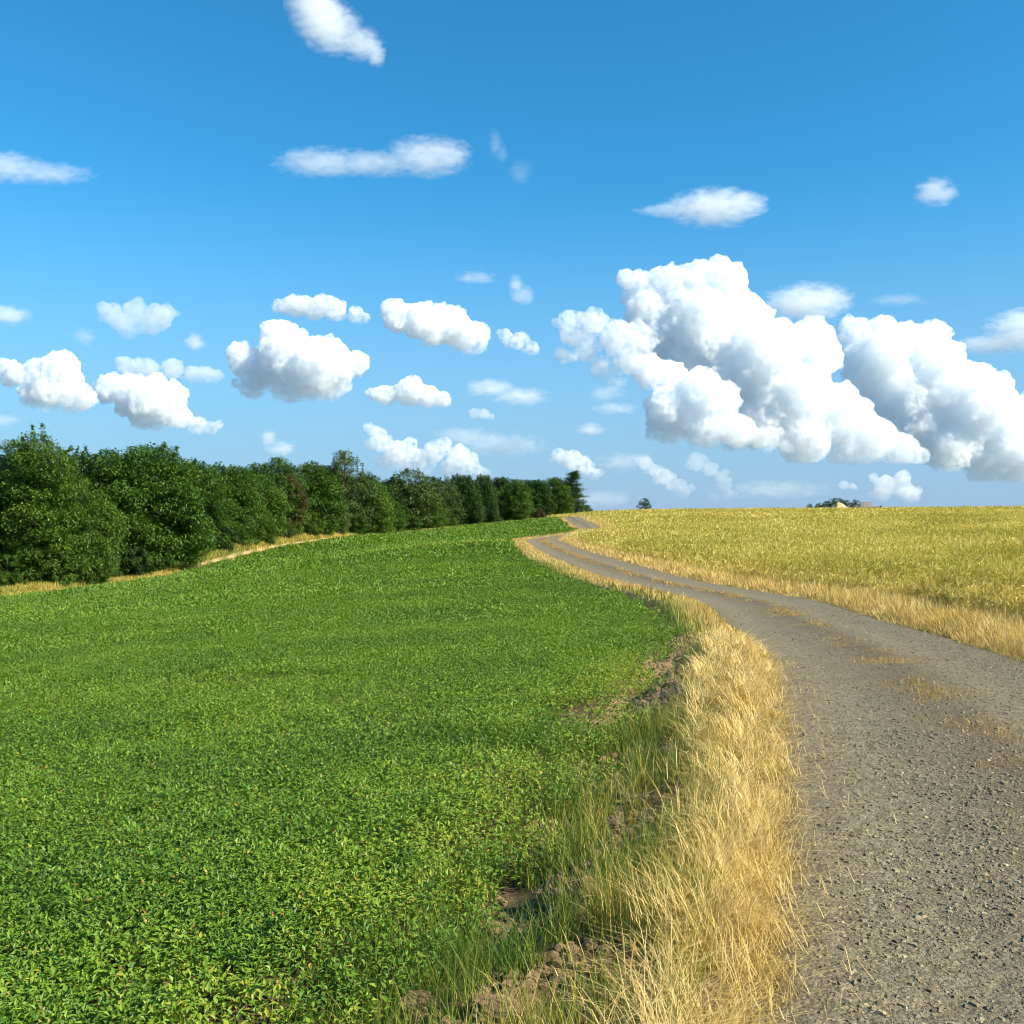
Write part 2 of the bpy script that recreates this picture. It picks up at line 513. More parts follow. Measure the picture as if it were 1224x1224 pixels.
# ------------------------------------------------------------------ blades, leaves, stones
def blades(P, h, w, lean, az, tone, rng, segs=3):
    """grass blades: rings of two vertices from base to tip, bending along lean"""
    n = len(P)
    ts = np.linspace(0, 1, segs + 1)
    side = np.stack([np.cos(az), np.sin(az), np.zeros(n)], 1)
    V = np.empty((n, segs + 1, 2, 3))
    ll = np.linalg.norm(lean, axis=1)
    vert = np.sqrt(np.clip(1 - np.minimum(ll, .95) ** 2, .05, 1))
    for k, t in enumerate(ts):
        c = P + np.concatenate([lean * (h * t ** 1.6)[:, None] if np.ndim(t) else lean * (h * t ** 1.6)[:, None], (h * t * (1 - (1 - vert) * t))[:, None]], 1)
        ww = (w * (1 - .9 * t ** 1.4) * .5)[:, None]
        V[:, k, 0] = c - side * ww
        V[:, k, 1] = c + side * ww
    base = np.arange(n)[:, None] * (2 * (segs + 1))
    F = np.concatenate([np.stack([base[:, 0] + 2 * k, base[:, 0] + 2 * k + 1, base[:, 0] + 2 * k + 3, base[:, 0] + 2 * k + 2], 1) for k in range(segs)])
    tip = np.broadcast_to(np.repeat(ts, 2)[None], (n, 2 * (segs + 1)))
    return V.reshape(-1, 3), F, np.repeat(tone, 2 * (segs + 1)), tip.ravel()

def leaves(P, az, pitch, L, Wd, fold, tone):
    """folded pointed leaves, six vertices each"""
    n = len(P)
    d = np.stack([np.cos(az) * np.cos(pitch), np.sin(az) * np.cos(pitch), np.sin(pitch)], 1)
    sd = np.stack([-np.sin(az), np.cos(az), np.zeros(n)], 1)
    up = np.cross(d, sd)
    e = lambda a: a[:, None]
    b = P
    tip = P + d * e(L) - up * e(L * .12)
    l = P + d * e(L * .42) - sd * e(Wd * .5) + up * e(fold * Wd)
    r = P + d * e(L * .42) + sd * e(Wd * .5) + up * e(fold * Wd)
    V = np.stack([b, r, tip, l], 1)
    i = np.arange(n)[:, None] * 4
    F = np.concatenate([i + np.array([[0, 1, 2]]), i + np.array([[0, 2, 3]])])
    return V.reshape(-1, 3), F, np.repeat(tone, 4)

class Batch:
    def __init__(s): s.V, s.F, s.T, s.X, s.n = [], {}, [], [], 0
    def add(s, V, F, T, X=None):
        s.F.setdefault(F.shape[1], []).append(F + s.n)
        s.V.append(V)
        s.T.append(T)
        s.X.append(np.zeros(len(V)) if X is None else X)
        s.n += len(V)
    def build(s, name, mat, **kw):
        return mesh(name, np.concatenate(s.V), [np.concatenate(f) for f in s.F.values()], mat, tone=np.concatenate(s.T), extra={'tip': np.concatenate(s.X)}, **kw)

def wedge(d0, d1, dens, rng, lo=-.60, hi=.60, pad=1.0):
    """random points ahead of the camera between two depths, a little wider than the picture"""
    a = (hi - lo) * (d1 * d1 - d0 * d0) / 2 + 2 * pad * (d1 - d0)
    n = int(a * dens)
    y = np.sqrt(rng.random(n) * (d1 * d1 - d0 * d0) + d0 * d0)
    u = rng.random(n)
    return lo * y - pad + u * ((hi - lo) * y + 2 * pad), y

# ------------------------------------------------------------------ green crop field
def build_crop():
    rng = np.random.default_rng(21)
    B = Batch()
    bands = [(1.6, 5, .034, 800), (5, 8, .036, 560), (8, 13, .042, 340), (13, 22, .053, 205), (22, 38, .088, 68), (38, 65, .15, 21), (65, 110, .27, 6), (110, 240, .42, 2.2)]
    for d0, d1, L0, dens in bands:
        x, y = wedge(d0, d1, dens, rng, hi=.35)
        s = lateral(x, y)
        bt = before_trees(x, y)
        ragged = (fbm(x, y, .7, 3, 3) - .5) * .95 * (1 - sstep(20, 40, y))
        keep = (s < -verge_in(y) + ragged) & (bt < -3.2)
        # thin spots, thinner near the ploughed edge
        thin = fbm(x, y, 1.1, 3, 8)
        gap = np.clip((thin - .30) / .10, .45, 1)
        edge = np.clip((-verge_in(y) - s) / .8, np.where(y < 4, .6, .35), 1)
        keep &= rng.random(len(x)) < np.where(y < 30, np.where(y < 6, np.maximum(gap, .85), gap) * edge, 1)
        # drill rows running away from the viewer
        row = np.cos(2 * np.pi * (x * .94 + y * .34) / .52)
        keep &= rng.random(len(x)) < np.where((y > 22) & (y < 120), (.72 + .36 * row), 1)
        x, y = x[keep], y[keep]
        z = land(x, y)
        m = 14
        n = len(x)
        hgt = .16 * (.65 + .7 * fbm(x, y, .9, 2, 14)) * rng.uniform(.75, 1.2, n)
        f = (np.arange(m)[None] + rng.random((n, m))) / m
        L = L0 * rng.uniform(.6, 1.25, (n, m)) * (1.1 - .35 * f)
        spread = np.maximum(.035, L0 * 1.3)
        a0 = rng.random((n, 1)) * 6.28 + np.arange(m)[None] * 2.4 + rng.normal(0, .4, (n, m))
        rad = spread * (.25 + .75 * rng.random((n, m)))
        PX = x[:, None] + np.cos(a0) * rad
        PY = y[:, None] + np.sin(a0) * rad
        PZ = z[:, None] + hgt[:, None] * (.2 + .8 * f)
        az = a0 + rng.normal(0, .7, (n, m))
        pit = rng.normal(.35, .5, (n, m))
        yel = .34 * np.clip(1.3 - (-verge_in(y) - lateral(x, y)) / 1.6, 0, 1) * (fbm(x, y, .35, 2, 17) > .45) * (y < 14)
        t = np.clip(rng.normal(.42, .165, (n, m)) + (fbm(x, y, 2.5, 3, 19)[:, None] - .5) * .5 + yel[:, None] + rng.normal(0, .08, (n, 1)) + (.42 * np.exp(-((y - 82) / 2.2) ** 2) * (x > -13))[:, None], 0, .95)
        t = np.where(rng.random((n, m)) < (.014 if d1 < 10 else .006 if d1 < 14 else 0), rng.uniform(.95, 1, (n, m)), t)
        B.add(*leaves(np.stack([PX, PY, PZ], -1).reshape(-1, 3), az.ravel(), pit.ravel(), L.ravel(), L.ravel() * rng.uniform(.42, .6, n * m), rng.uniform(.0, .35, n * m), t.ravel()))
    # stems of the nearest plants
        if d1 <= 8:
            k = rng.random(n) < .8
            B.add(*blades(np.stack([x, y, z], 1)[k], hgt[k] * .9, np.full(k.sum(), .004), rng.normal(0, .15, (k.sum(), 2)), rng.random(k.sum()) * 6.28, rng.uniform(.3, .8, k.sum()), rng, 2))
    o = B.build('crop', M['crop'])
    print('crop faces', len(o.data.polygons))
    tag(o, 'low bright green leafy crop covering the field left of the gravel track', 'crop', kind='stuff')
build_crop()

# ------------------------------------------------------------------ ripening grain on the right
def build_grain():
    rng = np.random.default_rng(22)
    B = Batch()
    bands = [(8, 16, .010, 420, 4), (16, 24, .015, 230, 3), (24, 40, .026, 95, 2), (40, 70, .05, 36, 2), (70, 120, .09, 13, 2), (120, 240, .17, 4.2, 1)]
    for d0, d1, w0, dens, segs in bands:
        x, y = wedge(d0, d1, dens, rng, lo=-.1, hi=.64, pad=2)
        s = lateral(x, y)
        e = s - grain_in(y) - (fbm(x, y, .8, 3, 51) - .5) * .5
        keep = e > 0
        # deep inside only the upper part of the stand can be seen
        keep &= rng.random(len(x)) < np.where((e > 4) & (y < 40), .6, 1)
        x, y, e = x[keep], y[keep], e[keep]
        n = len(x)
        z = land(x, y)
        edge = np.clip(.46 + e * .42, 0, 1)
        h = (.82 + .14 * (fbm(x, y, 3, 3, 53) - .5)) * rng.uniform(.78, 1.1, n) * edge
        lean = rng.normal(0, .2, (n, 2)) + np.array([-.1, -.06])
        tone = np.clip(rng.normal(.48, .2, n) + (fbm(x, y, 7, 4, 55) - .5) * .9 + (fbm(x, y, 1.3, 2, 56) - .5) * .3 + .4 * (1 - sstep(.1, .9, e)), 0, 1)
        B.add(*blades(np.stack([x, y, z], 1), h, w0 * rng.uniform(.5, 1.2, n), lean, rng.random(n) * 6.28, tone, rng, segs))
        # drooping heads and flag leaves at the top
        m = 3 if d1 <= 24 else 2
        PX = np.repeat(x + lean[:, 0] * h * .8, m) + rng.normal(0, .03 + w0, n * m)
        PY = np.repeat(y + lean[:, 1] * h * .8, m) + rng.normal(0, .03 + w0, n * m)
        PZ = np.repeat(z + h * .86, m) + rng.normal(0, .07, n * m)
        L = rng.uniform(.10, .24, n * m) + w0
        B.add(*leaves(np.stack([PX, PY, PZ], 1), rng.random(n * m) * 6.28, rng.normal(.2, .7, n * m), L, w0 * 1.1 + L * .05, rng.uniform(0, .3, n * m), np.clip(np.repeat(tone, m) + rng.normal(.08, .15, n * m), 0, 1)))
    o = B.build('grain', M['grain'])
    print('grain faces', len(o.data.polygons))
    tag(o, 'tall yellow green ripening grain covering the rise right of the gravel track', 'grain', kind='stuff')
build_grain()

# ------------------------------------------------------------------ dry verges
def build_verges():
    rng = np.random.default_rng(23)
    B = Batch()
    G = Batch()
    bands = [(1.8, 4.5, .0032, 9000), (4.5, 8, .0048, 4600), (8, 14, .008, 2000), (14, 26, .014, 800), (26, 50, .026, 260), (50, 110, .05, 75), (110, 215, .10, 22)]
    for d0, d1, w0, dens in bands:
        for side in (-1, 1):
            n = int((d1 - d0) * 3.2 * dens)
            y = rng.uniform(d0, d1, n)
            s = rng.uniform(-.12, 3.0, n)
            wid = dry_in(y) if side < 0 else grain_in(y) - HALF + .15
            ragged = (fbm(y, s * 0, .6, 4, 61 + side) - .5) * .55
            xh = np.interp(y, TY, TX) + side * (HALF + s)
            thinned = rng.random(n) < np.clip((fbm(xh, y, .24, 3, 72) - .40) * 6, .12, 1)
            keep = (s < wid + ragged * .6) & (s > ragged * .45 - .04) & (thinned if side < 0 else True)
            s, y, wid = s[keep], y[keep], wid[keep]
            c = np.interp(y, TY, TC)
            x = np.interp(y, TY, TX) + side * (HALF + s) / c
            vis = (np.abs(x / y) < .62) & (clear_of_clods(x, y) | (rng.random(len(x)) < .15))
            x, y, s, wid = x[vis], y[vis], s[vis], wid[vis]
            n = len(x)
            f = s / wid
            prof = np.clip(.45 + 1.3 * f, .3, 1) if side < 0 else np.clip(.35 + 1.6 * f, .3, 1) * np.clip(1.9 - 1.1 * f, .6, 1)
            h = (.20 if side < 0 else .33) * prof * rng.uniform(.45, 1.2, n) * (.75 + .5 * fbm(x, y, .4, 2, 65))
            flop = (fbm(x, y, .28, 2, 67) - .5) * 1.35
            lean = rng.normal(0, .42, (n, 2)) + np.stack([-side * .22 * (1 - f) + flop * .9, (fbm(x, y, .3, 2, 68) - .5) * 1.3], 1)
            flat = rng.random(n) < .18
            lean[flat] = rng.normal(0, .6, (flat.sum(), 2))
            z = land(x, y) - .01
            gr = fbm(x, y, .5, 3, 70)
            tone = np.clip(rng.normal(.52 if side < 0 else .68, .2, n) + (fbm(x, y, .6, 3, 69) - .5) * .5, 0, 1)
            greenish = rng.random(n) < np.clip((gr - .52) * 2.2, 0, .45) * (1 if side < 0 else .35) + (.5 * sstep(.45, 1, f) if side < 0 else 0)
            for sel, bt in ((~greenish, B), (greenish, G)):
                if sel.sum():
                    t = tone[sel] if bt is B else np.clip(rng.normal(.62, .18, sel.sum()), 0, 1)
                    bt.add(*blades(np.stack([x, y, z], 1)[sel], h[sel], w0 * rng.uniform(.6, 1.3, sel.sum()), lean[sel], rng.random(sel.sum()) * 6.28, t, rng, 3 if d1 < 20 else 2))
    # bundles of fallen stalks tangled in the verge
    nb = 700
    y = rng.uniform(2, 14, nb)
    s = -HALF - dry_in(y) * rng.uniform(-.08, 1.05, nb)
    a0 = rng.random(nb) * 6.28
    m = 14
    a = (a0[:, None] + rng.normal(0, .3, (nb, m))).ravel()
    yy = np.repeat(y, m) + rng.normal(0, .05, nb * m)
    ss = np.repeat(s, m) + rng.normal(0, .05, nb * m)
    xx = np.interp(yy, TY, TX) + ss / np.interp(yy, TY, TC)
    zz = land(xx, yy) + rng.uniform(.08, .2, nb * m) * np.clip(-(ss + HALF) / .25, .1, 1)
    B.add(*blades(np.stack([xx, yy, zz], 1), rng.uniform(.12, .3, nb * m), np.maximum(.0028, .0008 * yy), np.stack([np.cos(a), np.sin(a)], 1) * rng.uniform(.8, .95, nb * m)[:, None], a + 1.57, rng.uniform(.5, 1, nb * m), rng, 2))
    # loose stalks lying on the dry grass and on the edge of the gravel
    n = 2600
    y = rng.uniform(2, 12, n)
    s = -HALF + rng.normal(-.1, .22, n)
    x = np.interp(y, TY, TX) + s / np.interp(y, TY, TC)
    z = np.maximum(land(x, y), road_z(x, y)) + .02 + .16 * np.clip(-(s + HALF) / .3, 0, 1)
    a = rng.random(n) * 6.28
    ln = rng.uniform(.05, .2, n)
    B.add(*blades(np.stack([x, y, z], 1), ln, rng.uniform(.002, .0035, n), np.stack([np.cos(a), np.sin(a)], 1) * .95, a + 1.57, rng.uniform(.4, 1, n), rng, 2))
    # dry weeds along the crown of the track, closing up with distance
    for d0, d1, w0, dens in [(4, 9, .004, 900), (9, 16, .008, 600), (16, 30, .015, 330), (30, 60, .03, 140), (60, 100, .06, 60)]:
        n = int((d1 - d0) * .9 * dens)
        y = rng.uniform(d0, d1, n)
        s = rng.normal(-.02, .2, n)
        x = np.interp(y, TY, TX) + s
        keep = fbm(x, y, .75, 3, 83) > np.interp(y, [4, 12, 25, 40], [.55, .545, .48, .37])
        x, y = x[keep], y[keep]
        n = len(x)
        B.add(*blades(np.stack([x, y, road_z(x, y) - .005], 1), rng.uniform(.015, .07, n) + w0 * .3, w0 * rng.uniform(.6, 1.3, n), rng.normal(0, .7, (n, 2)), rng.random(n) * 6.28, np.clip(rng.normal(.3, .2, n), 0, 1), rng, 2))
    o = B.build('dry_grass', M['straw'])
    tag(o, 'straw coloured dry grass along both edges of the gravel track', 'dry grass', kind='stuff')
    # green grass on the ploughed edge between dry verge and crop
    for d0, d1, w0, dens in [(1.8, 4.6, .0036, 4200), (4.6, 8, .0052, 2300), (8, 14, .009, 700), (14, 26, .016, 220), (26, 60, .03, 60)]:
        n = int((d1 - d0) * 2.6 * dens)
        y = rng.uniform(d0, d1, n)
        a, b = HALF + dry_in(y) - .15, verge_in(y) + np.where(y < 9, .55, .25)
        s = a + (b - a) * rng.random(n)
        keep = rng.random(n) < (b - a) / 2.0
        s, y, a, b = s[keep], y[keep], a[keep], b[keep]
        x = np.interp(y, TY, TX) - s / np.interp(y, TY, TC)
        f = (s - a) / (b - a)
        clump = fbm(x, y, .3, 3, 91)
        keep = rng.random(len(x)) < np.clip((clump - .37) * 5, .06, 1) * np.where(y > 8, np.clip(1.1 - f * 1.5, .05, 1), 1)
        keep &= clear_of_clods(x, y) | (rng.random(len(x)) < .28)
        x, y, f, clump = x[keep], y[keep], f[keep], clump[keep]
        n = len(x)
        h = rng.uniform(.08, .28, n) * (.55 + .9 * clump) * (1.15 - .5 * f)
        tone = np.clip(rng.normal(.38, .16, n) + .32 * (1 - f) + (fbm(x, y, .5, 2, 92) - .5) * .5, 0, 1)
        G.add(*blades(np.stack([x, y, land(x, y) - .01], 1), h, w0 * rng.uniform(.6, 1.4, n), rng.normal(0, .33, (n, 2)), rng.random(n) * 6.28, tone, rng, 3))
    # grass strip before the wood
    n = 60000
    px = rng.uniform(-60, 640, n)
    t = rng.uniform(-3.4, .8, n)
    k = np.clip(np.interp(px, [0, 300, 500, 700], [.75, .5, .45, .4]), .3, 1)
    y = tree_depth(px) + t / k
    x = (px - 612) / FPX * y
    onpath = (t > -3.05) & (t < -2.0) & (px > 215) & (px < 425)
    x, y, t = x[~onpath], y[~onpath], t[~onpath]
    n = len(x)
    G.add(*blades(np.stack([x, y, land(x, y)], 1), rng.uniform(.15, .5, n) * np.where(t < -2, .6, 1), np.full(n, .09), rng.normal(0, .3, (n, 2)), rng.random(n) * 6.28, np.clip(rng.normal(.74, .12, n) + (fbm(x, y, 4, 2, 95) - .5) * .5, 0, 1), rng, 1))
    o = G.build('verge_grass', M['mixgrass'])
    tag(o, 'green and yellowing grass on the ploughed edge beside the dry verge', 'grass', kind='stuff')
build_verges()

# ------------------------------------------------------------------ loose stones on the track
def rock_mesh(rng, sub=1):
    bm = bmesh.new()
    bmesh.ops.create_icosphere(bm, subdivisions=sub, radius=1)
    V = np.array([v.co[:] for v in bm.verts])
    F = np.array([[q.index for q in f.verts] for f in bm.faces])
    bm.free()
    return V, F

def build_gravel():
    rng = np.random.default_rng(24)
    B = Batch()
    oct_v = np.array([[1, 0, 0], [-1, 0, 0], [0, 1, 0], [0, -1, 0], [0, 0, 1], [0, 0, -.6]])
    oct_f = np.array([[0, 2, 4], [2, 1, 4], [1, 3, 4], [3, 0, 4], [2, 0, 5], [1, 2, 5], [3, 1, 5], [0, 3, 5]])
    box_v = np.array([[-1, -1, -.6], [1, -1, -.6], [1, 1, -.6], [-1, 1, -.6], [-.7, -.6, .7], [.75, -.7, .6], [.6, .7, .75], [-.65, .7, .6]])
    box_f = np.array([[0, 3, 2], [0, 2, 1], [4, 5, 6], [4, 6, 7], [0, 1, 5], [0, 5, 4], [1, 2, 6], [1, 6, 5], [2, 3, 7], [2, 7, 6], [3, 0, 4], [3, 4, 7]])
    for d0, d1, smin, smax, dens in [(1.8, 4.5, .0024, .0135, 4600), (4.5, 7.5, .0035, .0145, 2600), (7.5, 13, .0055, .015, 800), (13, 24, .009, .018, 180)]:
        n = int((d1 - d0) * 2 * HALF * dens)
        y = rng.uniform(d0, d1, n)
        s = rng.uniform(-HALF - .05, HALF, n)
        x = np.interp(y, TY, TX) + s / np.interp(y, TY, TC)
        keep = (np.abs(x / y) < .6) & (rng.random(n) < (.3 + .95 * fbm(x, y, .5, 3, 97)) * np.clip((s + HALF) / .45, .25, 1))
        x, y = x[keep], y[keep]
        n = len(x)
        r = smin * (smax / smin) ** (rng.random(n) ** 2.6)
        for tv, tf, sel in ((oct_v, oct_f, rng.random(n) < .5), ):
            for v, f, q in ((tv, tf, sel), (box_v, box_f, ~sel)):
                k = q.sum()
                a = rng.random(k) * 6.28
                sc = r[q][:, None] * np.stack([rng.uniform(.7, 1.4, k), rng.uniform(.6, 1.1, k), rng.uniform(.4, .85, k)], 1)
                P = v[None] * (1 + rng.normal(0, .17, (k, len(v), 3))) * sc[:, None]
                ca, sa = np.cos(a)[:, None], np.sin(a)[:, None]
                X = P[..., 0] * ca - P[..., 1] * sa
                Y = P[..., 0] * sa + P[..., 1] * ca
                P = np.stack([X + x[q][:, None], Y + y[q][:, None], P[..., 2] + (road_z(x[q], y[q]) + r[q] * .15)[:, None]], -1)
                B.add(P.reshape(-1, 3), (f[None] + (np.arange(k) * len(v))[:, None, None]).reshape(-1, 3), np.repeat(np.clip(rng.normal(.5, .22, k), 0, 1), len(v)))
    o = B.build('gravel', M['stone'])
    print('gravel faces', len(o.data.polygons))
    tag(o, 'loose grey stones and grit scattered over the near part of the track', 'gravel', kind='stuff')
build_gravel()

# ------------------------------------------------------------------ clods of earth turned up at the field edge
def clod_mesh(seed):
    rng = np.random.default_rng(seed)
    V, F = rock_mesh(rng, 5)
    d = np.zeros(len(V))
    for k in range(60):
        c = rng.normal(size=3)
        c /= np.linalg.norm(c)
        d += rng.uniform(-.28, .3) * np.exp(-((V - c) ** 2).sum(1) / rng.uniform(.01, .2))
    d += rng.normal(0, .022, len(V))
    d += .24 * (fbm(V[:, 0] + V[:, 2] * 1.7, V[:, 1] - V[:, 2], .35, 5, seed) - .5) * 2
    return V * (1 + d)[:, None], F

def crumbs():
    rng = np.random.default_rng(27)
    B = Batch()
    V0, F0 = rock_mesh(rng, 1)
    n = 32000
    y = rng.uniform(2, 16, n)
    a, b = HALF + dry_in(y) - .1, verge_in(y) + .35
    s = a + (b - a) * rng.random(n)
    x = np.interp(y, TY, TX) - s / np.interp(y, TY, TC)
    k = rng.random(n) < np.clip((fbm(x, y, .5, 3, 44) - .35) * 4, .1, 1)
    x, y = x[k], y[k]
    n = len(x)
    r = (.004 + .03 * rng.random(n) ** 5) * np.clip(y / 5, 1, 2)
    for cx, cy_, g, cr in CLOD_AT:            # crumbs fallen off each clod
        a, q = rng.random(110) * 6.28, cr * (.75 + 1.1 * rng.random(110) ** 1.5)
        x = np.append(x, cx + np.cos(a) * q)
        y = np.append(y, cy_ + np.sin(a) * q)
        r = np.append(r, cr * (.05 + .22 * rng.random(110) ** 3))
    n = len(x)
    P = V0[None] * (1 + rng.normal(0, .22, (n, len(V0), 3))) * r[:, None, None] * np.array([1, 1, .75])
    P = P + np.stack([x, y, land(x, y) + r * .3], 1)[:, None]
    B.add(P.reshape(-1, 3), (F0[None] + (np.arange(n) * len(V0))[:, None, None]).reshape(-1, 3), np.zeros(n * len(V0)))
    tag(B.build('soil_crumbs', M['soil']), 'crumbled dry soil scattered between the crop and the dry verge', 'soil', kind='stuff')
crumbs()

def clod(label, seed, squash, x, y, g, r):
    V, F = clod_mesh(seed)
    V = V * r * np.array([1, .85, squash])
    V[:, 2] += r * squash * .45
    o = mesh('soil_clod', V, F, M['soil'], loc=(x, y, g), smooth=False)
    tag(o, label, 'clod', 'clods of earth along the field edge')
for c, q in zip(CLODS, CLOD_AT): clod(c[3], c[4], c[5], *q)

# ------------------------------------------------------------------ trees
def tube(pts, rad, sides=7):
    pts = np.array(pts, float)
    n = len(pts)
    d = np.gradient(pts, axis=0)
    d /= np.linalg.norm(d, axis=1)[:, None] + 1e-9
    ref = np.where(np.abs(d[:, 2:3]) > .9, np.array([[1., 0, 0]]), np.array([[0, 0, 1.]]))
    u = np.cross(d, ref)
    u /= np.linalg.norm(u, axis=1)[:, None] + 1e-9
    v = np.cross(d, u)
    a = np.arange(sides) / sides * 2 * np.pi
    V = pts[:, None] + (u[:, None] * np.cos(a)[None, :, None] + v[:, None] * np.sin(a)[None, :, None]) * np.array(rad)[:, None, None]
    i = np.arange(n - 1)[:, None] * sides
    j = np.arange(sides)[None]
    F = np.stack([i + j, i + (j + 1) % sides, i + sides + (j + 1) % sides, i + sides + j], -1).reshape(-1, 4)
    return V.reshape(-1, 3), F

def tree_meshes(kind, seed, far=0):
    """a unit-height broadleaf tree: (trunk V, F), (crown V, F, tone)"""
    rng = np.random.default_rng(seed)
    tv, tf, n0 = [], [], 0
    lean = rng.normal(0, .02, 2)
    hs_ = np.linspace(0, .85, 8)
    pts = np.stack([lean[0] * hs_ + .012 * np.sin(hs_ * 9 + seed), lean[1] * hs_, hs_], 1)
    def add(p, r, sd=7):
        nonlocal n0
        V, F = tube(p, r, sd)
        tv.append(V)
        tf.append(F + n0)
        n0 += len(V)
    add(pts, .022 * (1 - hs_ / .95) + .003, 8)
    wide = dict(round=.36, tall=.27, airy=.34, bush=.55, lone=.52)[kind]
    low = dict(round=.04, tall=.04, airy=.12, bush=-.03, lone=.06)[kind]
    ncl = dict(round=165, tall=150, airy=80, bush=60, lone=80)[kind]
    nl = dict(round=360, tall=360, airy=300, bush=300, lone=420)[kind]
    C, Rr = [], []
    def spot():
        t = rng.random()
        z = low + (1 - low) * t
        # crown outline by height: widest at a third, rounded irregular head
        q = max(0, (t - .33) / .67)
        prof = min(1, .66 + t * 1.5) * (1 - q ** 1.9) ** .72
        a = rng.random() * 6.283
        lobes = 1 + .17 * math.sin(3 * a + seed) + .12 * math.sin(5 * a + 7 * t + seed * 2)
        rr = wide * prof * lobes * (rng.random() ** .36)
        return np.array([math.cos(a) * rr, math.sin(a) * rr, z])
    while len(C) < ncl:
        cand = [spot() for _ in range(7)]
        if C:
            CA = np.array(C)
            cand.sort(key=lambda p: -((CA - p) ** 2).sum(1).min())
        p = cand[0]
        cr = rng.uniform(.042, .088) * (1.1 if kind in ('round', 'lone', 'bush') else .9)
        if p[2] + cr > 1.01: p[2] = 1.01 - cr
        C.append(p)
        Rr.append(cr)
    C, Rr = np.array(C), np.array(Rr)
    for k in rng.choice(ncl, 14, replace=False):
        c = C[k]
        b0 = np.array([lean[0] * c[2] * .6, lean[1] * c[2] * .6, max(.12, c[2] * .6)])
        mid = (b0 + c) / 2 + np.array([0, 0, -.02])
        add([b0, mid, c], [.008, .005, .002], 5)
    P, T, N = [], [], []
    for c, r in zip(C, Rr):
        n = int(nl * (r / .065) ** 2)
        d = rng.normal(size=(n, 3))
        d /= np.linalg.norm(d, axis=1)[:, None]
        rad = r * (.45 + .65 * rng.random(n) ** .6) * (1 + .25 * np.sin(d[:, 0] * 5 + c[0] * 90) * np.sin(d[:, 2] * 4 + c[1] * 70))
        p = c + d * rad[:, None] * np.array([1.12, 1.12, .82])
        P.append(p)
        N.append(d)
        T.append(np.clip(rng.normal(.45, .2, n) + rng.normal(0, .16), 0, 1))
    if kind in ('tall', 'airy', 'round'):           # loose shoots standing out of the head and flanks
        for k in range(dict(tall=46, airy=34, round=30)[kind]):
            c = C[rng.integers(ncl)]
            if c[2] < .45: continue
            out = np.array([c[0], c[1], 0]) / (np.hypot(c[0], c[1]) + .05) * rng.uniform(.1, .6) + np.array([0, 0, 1]) + rng.normal(0, .2, 3)
            out /= np.linalg.norm(out)
            ln = rng.uniform(.09, .17) * (.75 if kind == 'round' else 1)
            n = 150
            q = rng.random(n)
            p = c + out * (q * ln)[:, None] + rng.normal(0, .0105, (n, 3)) * (1.15 - q)[:, None]
            keep = p[:, 2] < 1.06
            P.append(p[keep])
            N.append(np.tile(out, (keep.sum(), 1)) + rng.normal(0, .6, (keep.sum(), 3)))
            T.append(np.clip(rng.normal(.6, .18, keep.sum()), 0, 1))
    P, N, T = np.concatenate(P), np.concatenate(N), np.concatenate(T)
    n = len(P)
    N = N + rng.normal(0, .55, (n, 3))
    az = np.arctan2(N[:, 1], N[:, 0]) + rng.normal(0, .8, n)
    pit = rng.normal(-.15, .55, n)
    if far:                                # coarser sprays where single leaves are far below a pixel
        k = rng.random(n) < (.62, .34)[far - 1]
        P, N, T, az, pit = P[k], N[k], T[k], az[k], pit[k]
        n = len(P)
    L = rng.uniform(.010, .020, n) * (1.0 if kind != 'bush' else 1.7) * (1, 1.4, 1.9)[far]
    cv, cf, ct = leaves(P, az, pit, L, L * rng.uniform(.5, .75, n), rng.uniform(0, .3, n), T)
    return (np.concatenate(tv), np.concatenate(tf)), (cv, cf, ct)

PROTO, FORM = {}, {}
def tree(name, kind, mat, px, top, back, wmul, label, cat='tree', group='trees of the wood beside the field', seed=None, base=None, d=None):
    """a tree at pixel column px, its top at row top, `back` metres behind the front of the wood"""
    d = float(d or tree_depth(px) + back)
    x = (px - 612) / FPX * d
    g = float(land(np.array([x]), np.array([d]))[0]) - .1
    h = EYE - (top - HOR) / FPX * d - g
    rng = random.Random(int(px * 7 + d))
    key = ((kind, int(d / h > 7.2) + int(d / h > 13)), seed if seed is not None else rng.randrange(3), mat)
    if key not in PROTO:
        r = empty(name, (x, d, g), rng.random() * 6.28, (h * wmul, h * wmul, h))
        if key[:2] not in FORM:
            tr, cr = tree_meshes(kind, key[1] * 13 + len(kind) * 101 + ord(kind[0]), key[0][1])
            FORM[key[:2]] = (mesh('trunk', tr[0], tr[1], M['bark'], r, smooth=True), mesh('crown', cr[0], cr[1], M[mat], r, tone=cr[2]))
        else:
            for src in FORM[key[:2]]:
                c = src.copy()
                COL.objects.link(c)
                c.parent = r
                if src.name.startswith('crown'):
                    c.material_slots[0].link = 'OBJECT'
                    c.material_slots[0].material = M[mat]
        PROTO[key] = r
    else:
        r = copy_tree(PROTO[key])
        r.name = name
        r.location = (x, d, g)
        r.rotation_euler = (0, 0, rng.random() * 6.28)
        r.scale = (h * wmul, h * wmul, h)
    for k in ('group',):
        if k in r: del r[k]
    tag(r, label, cat, group)
    return r

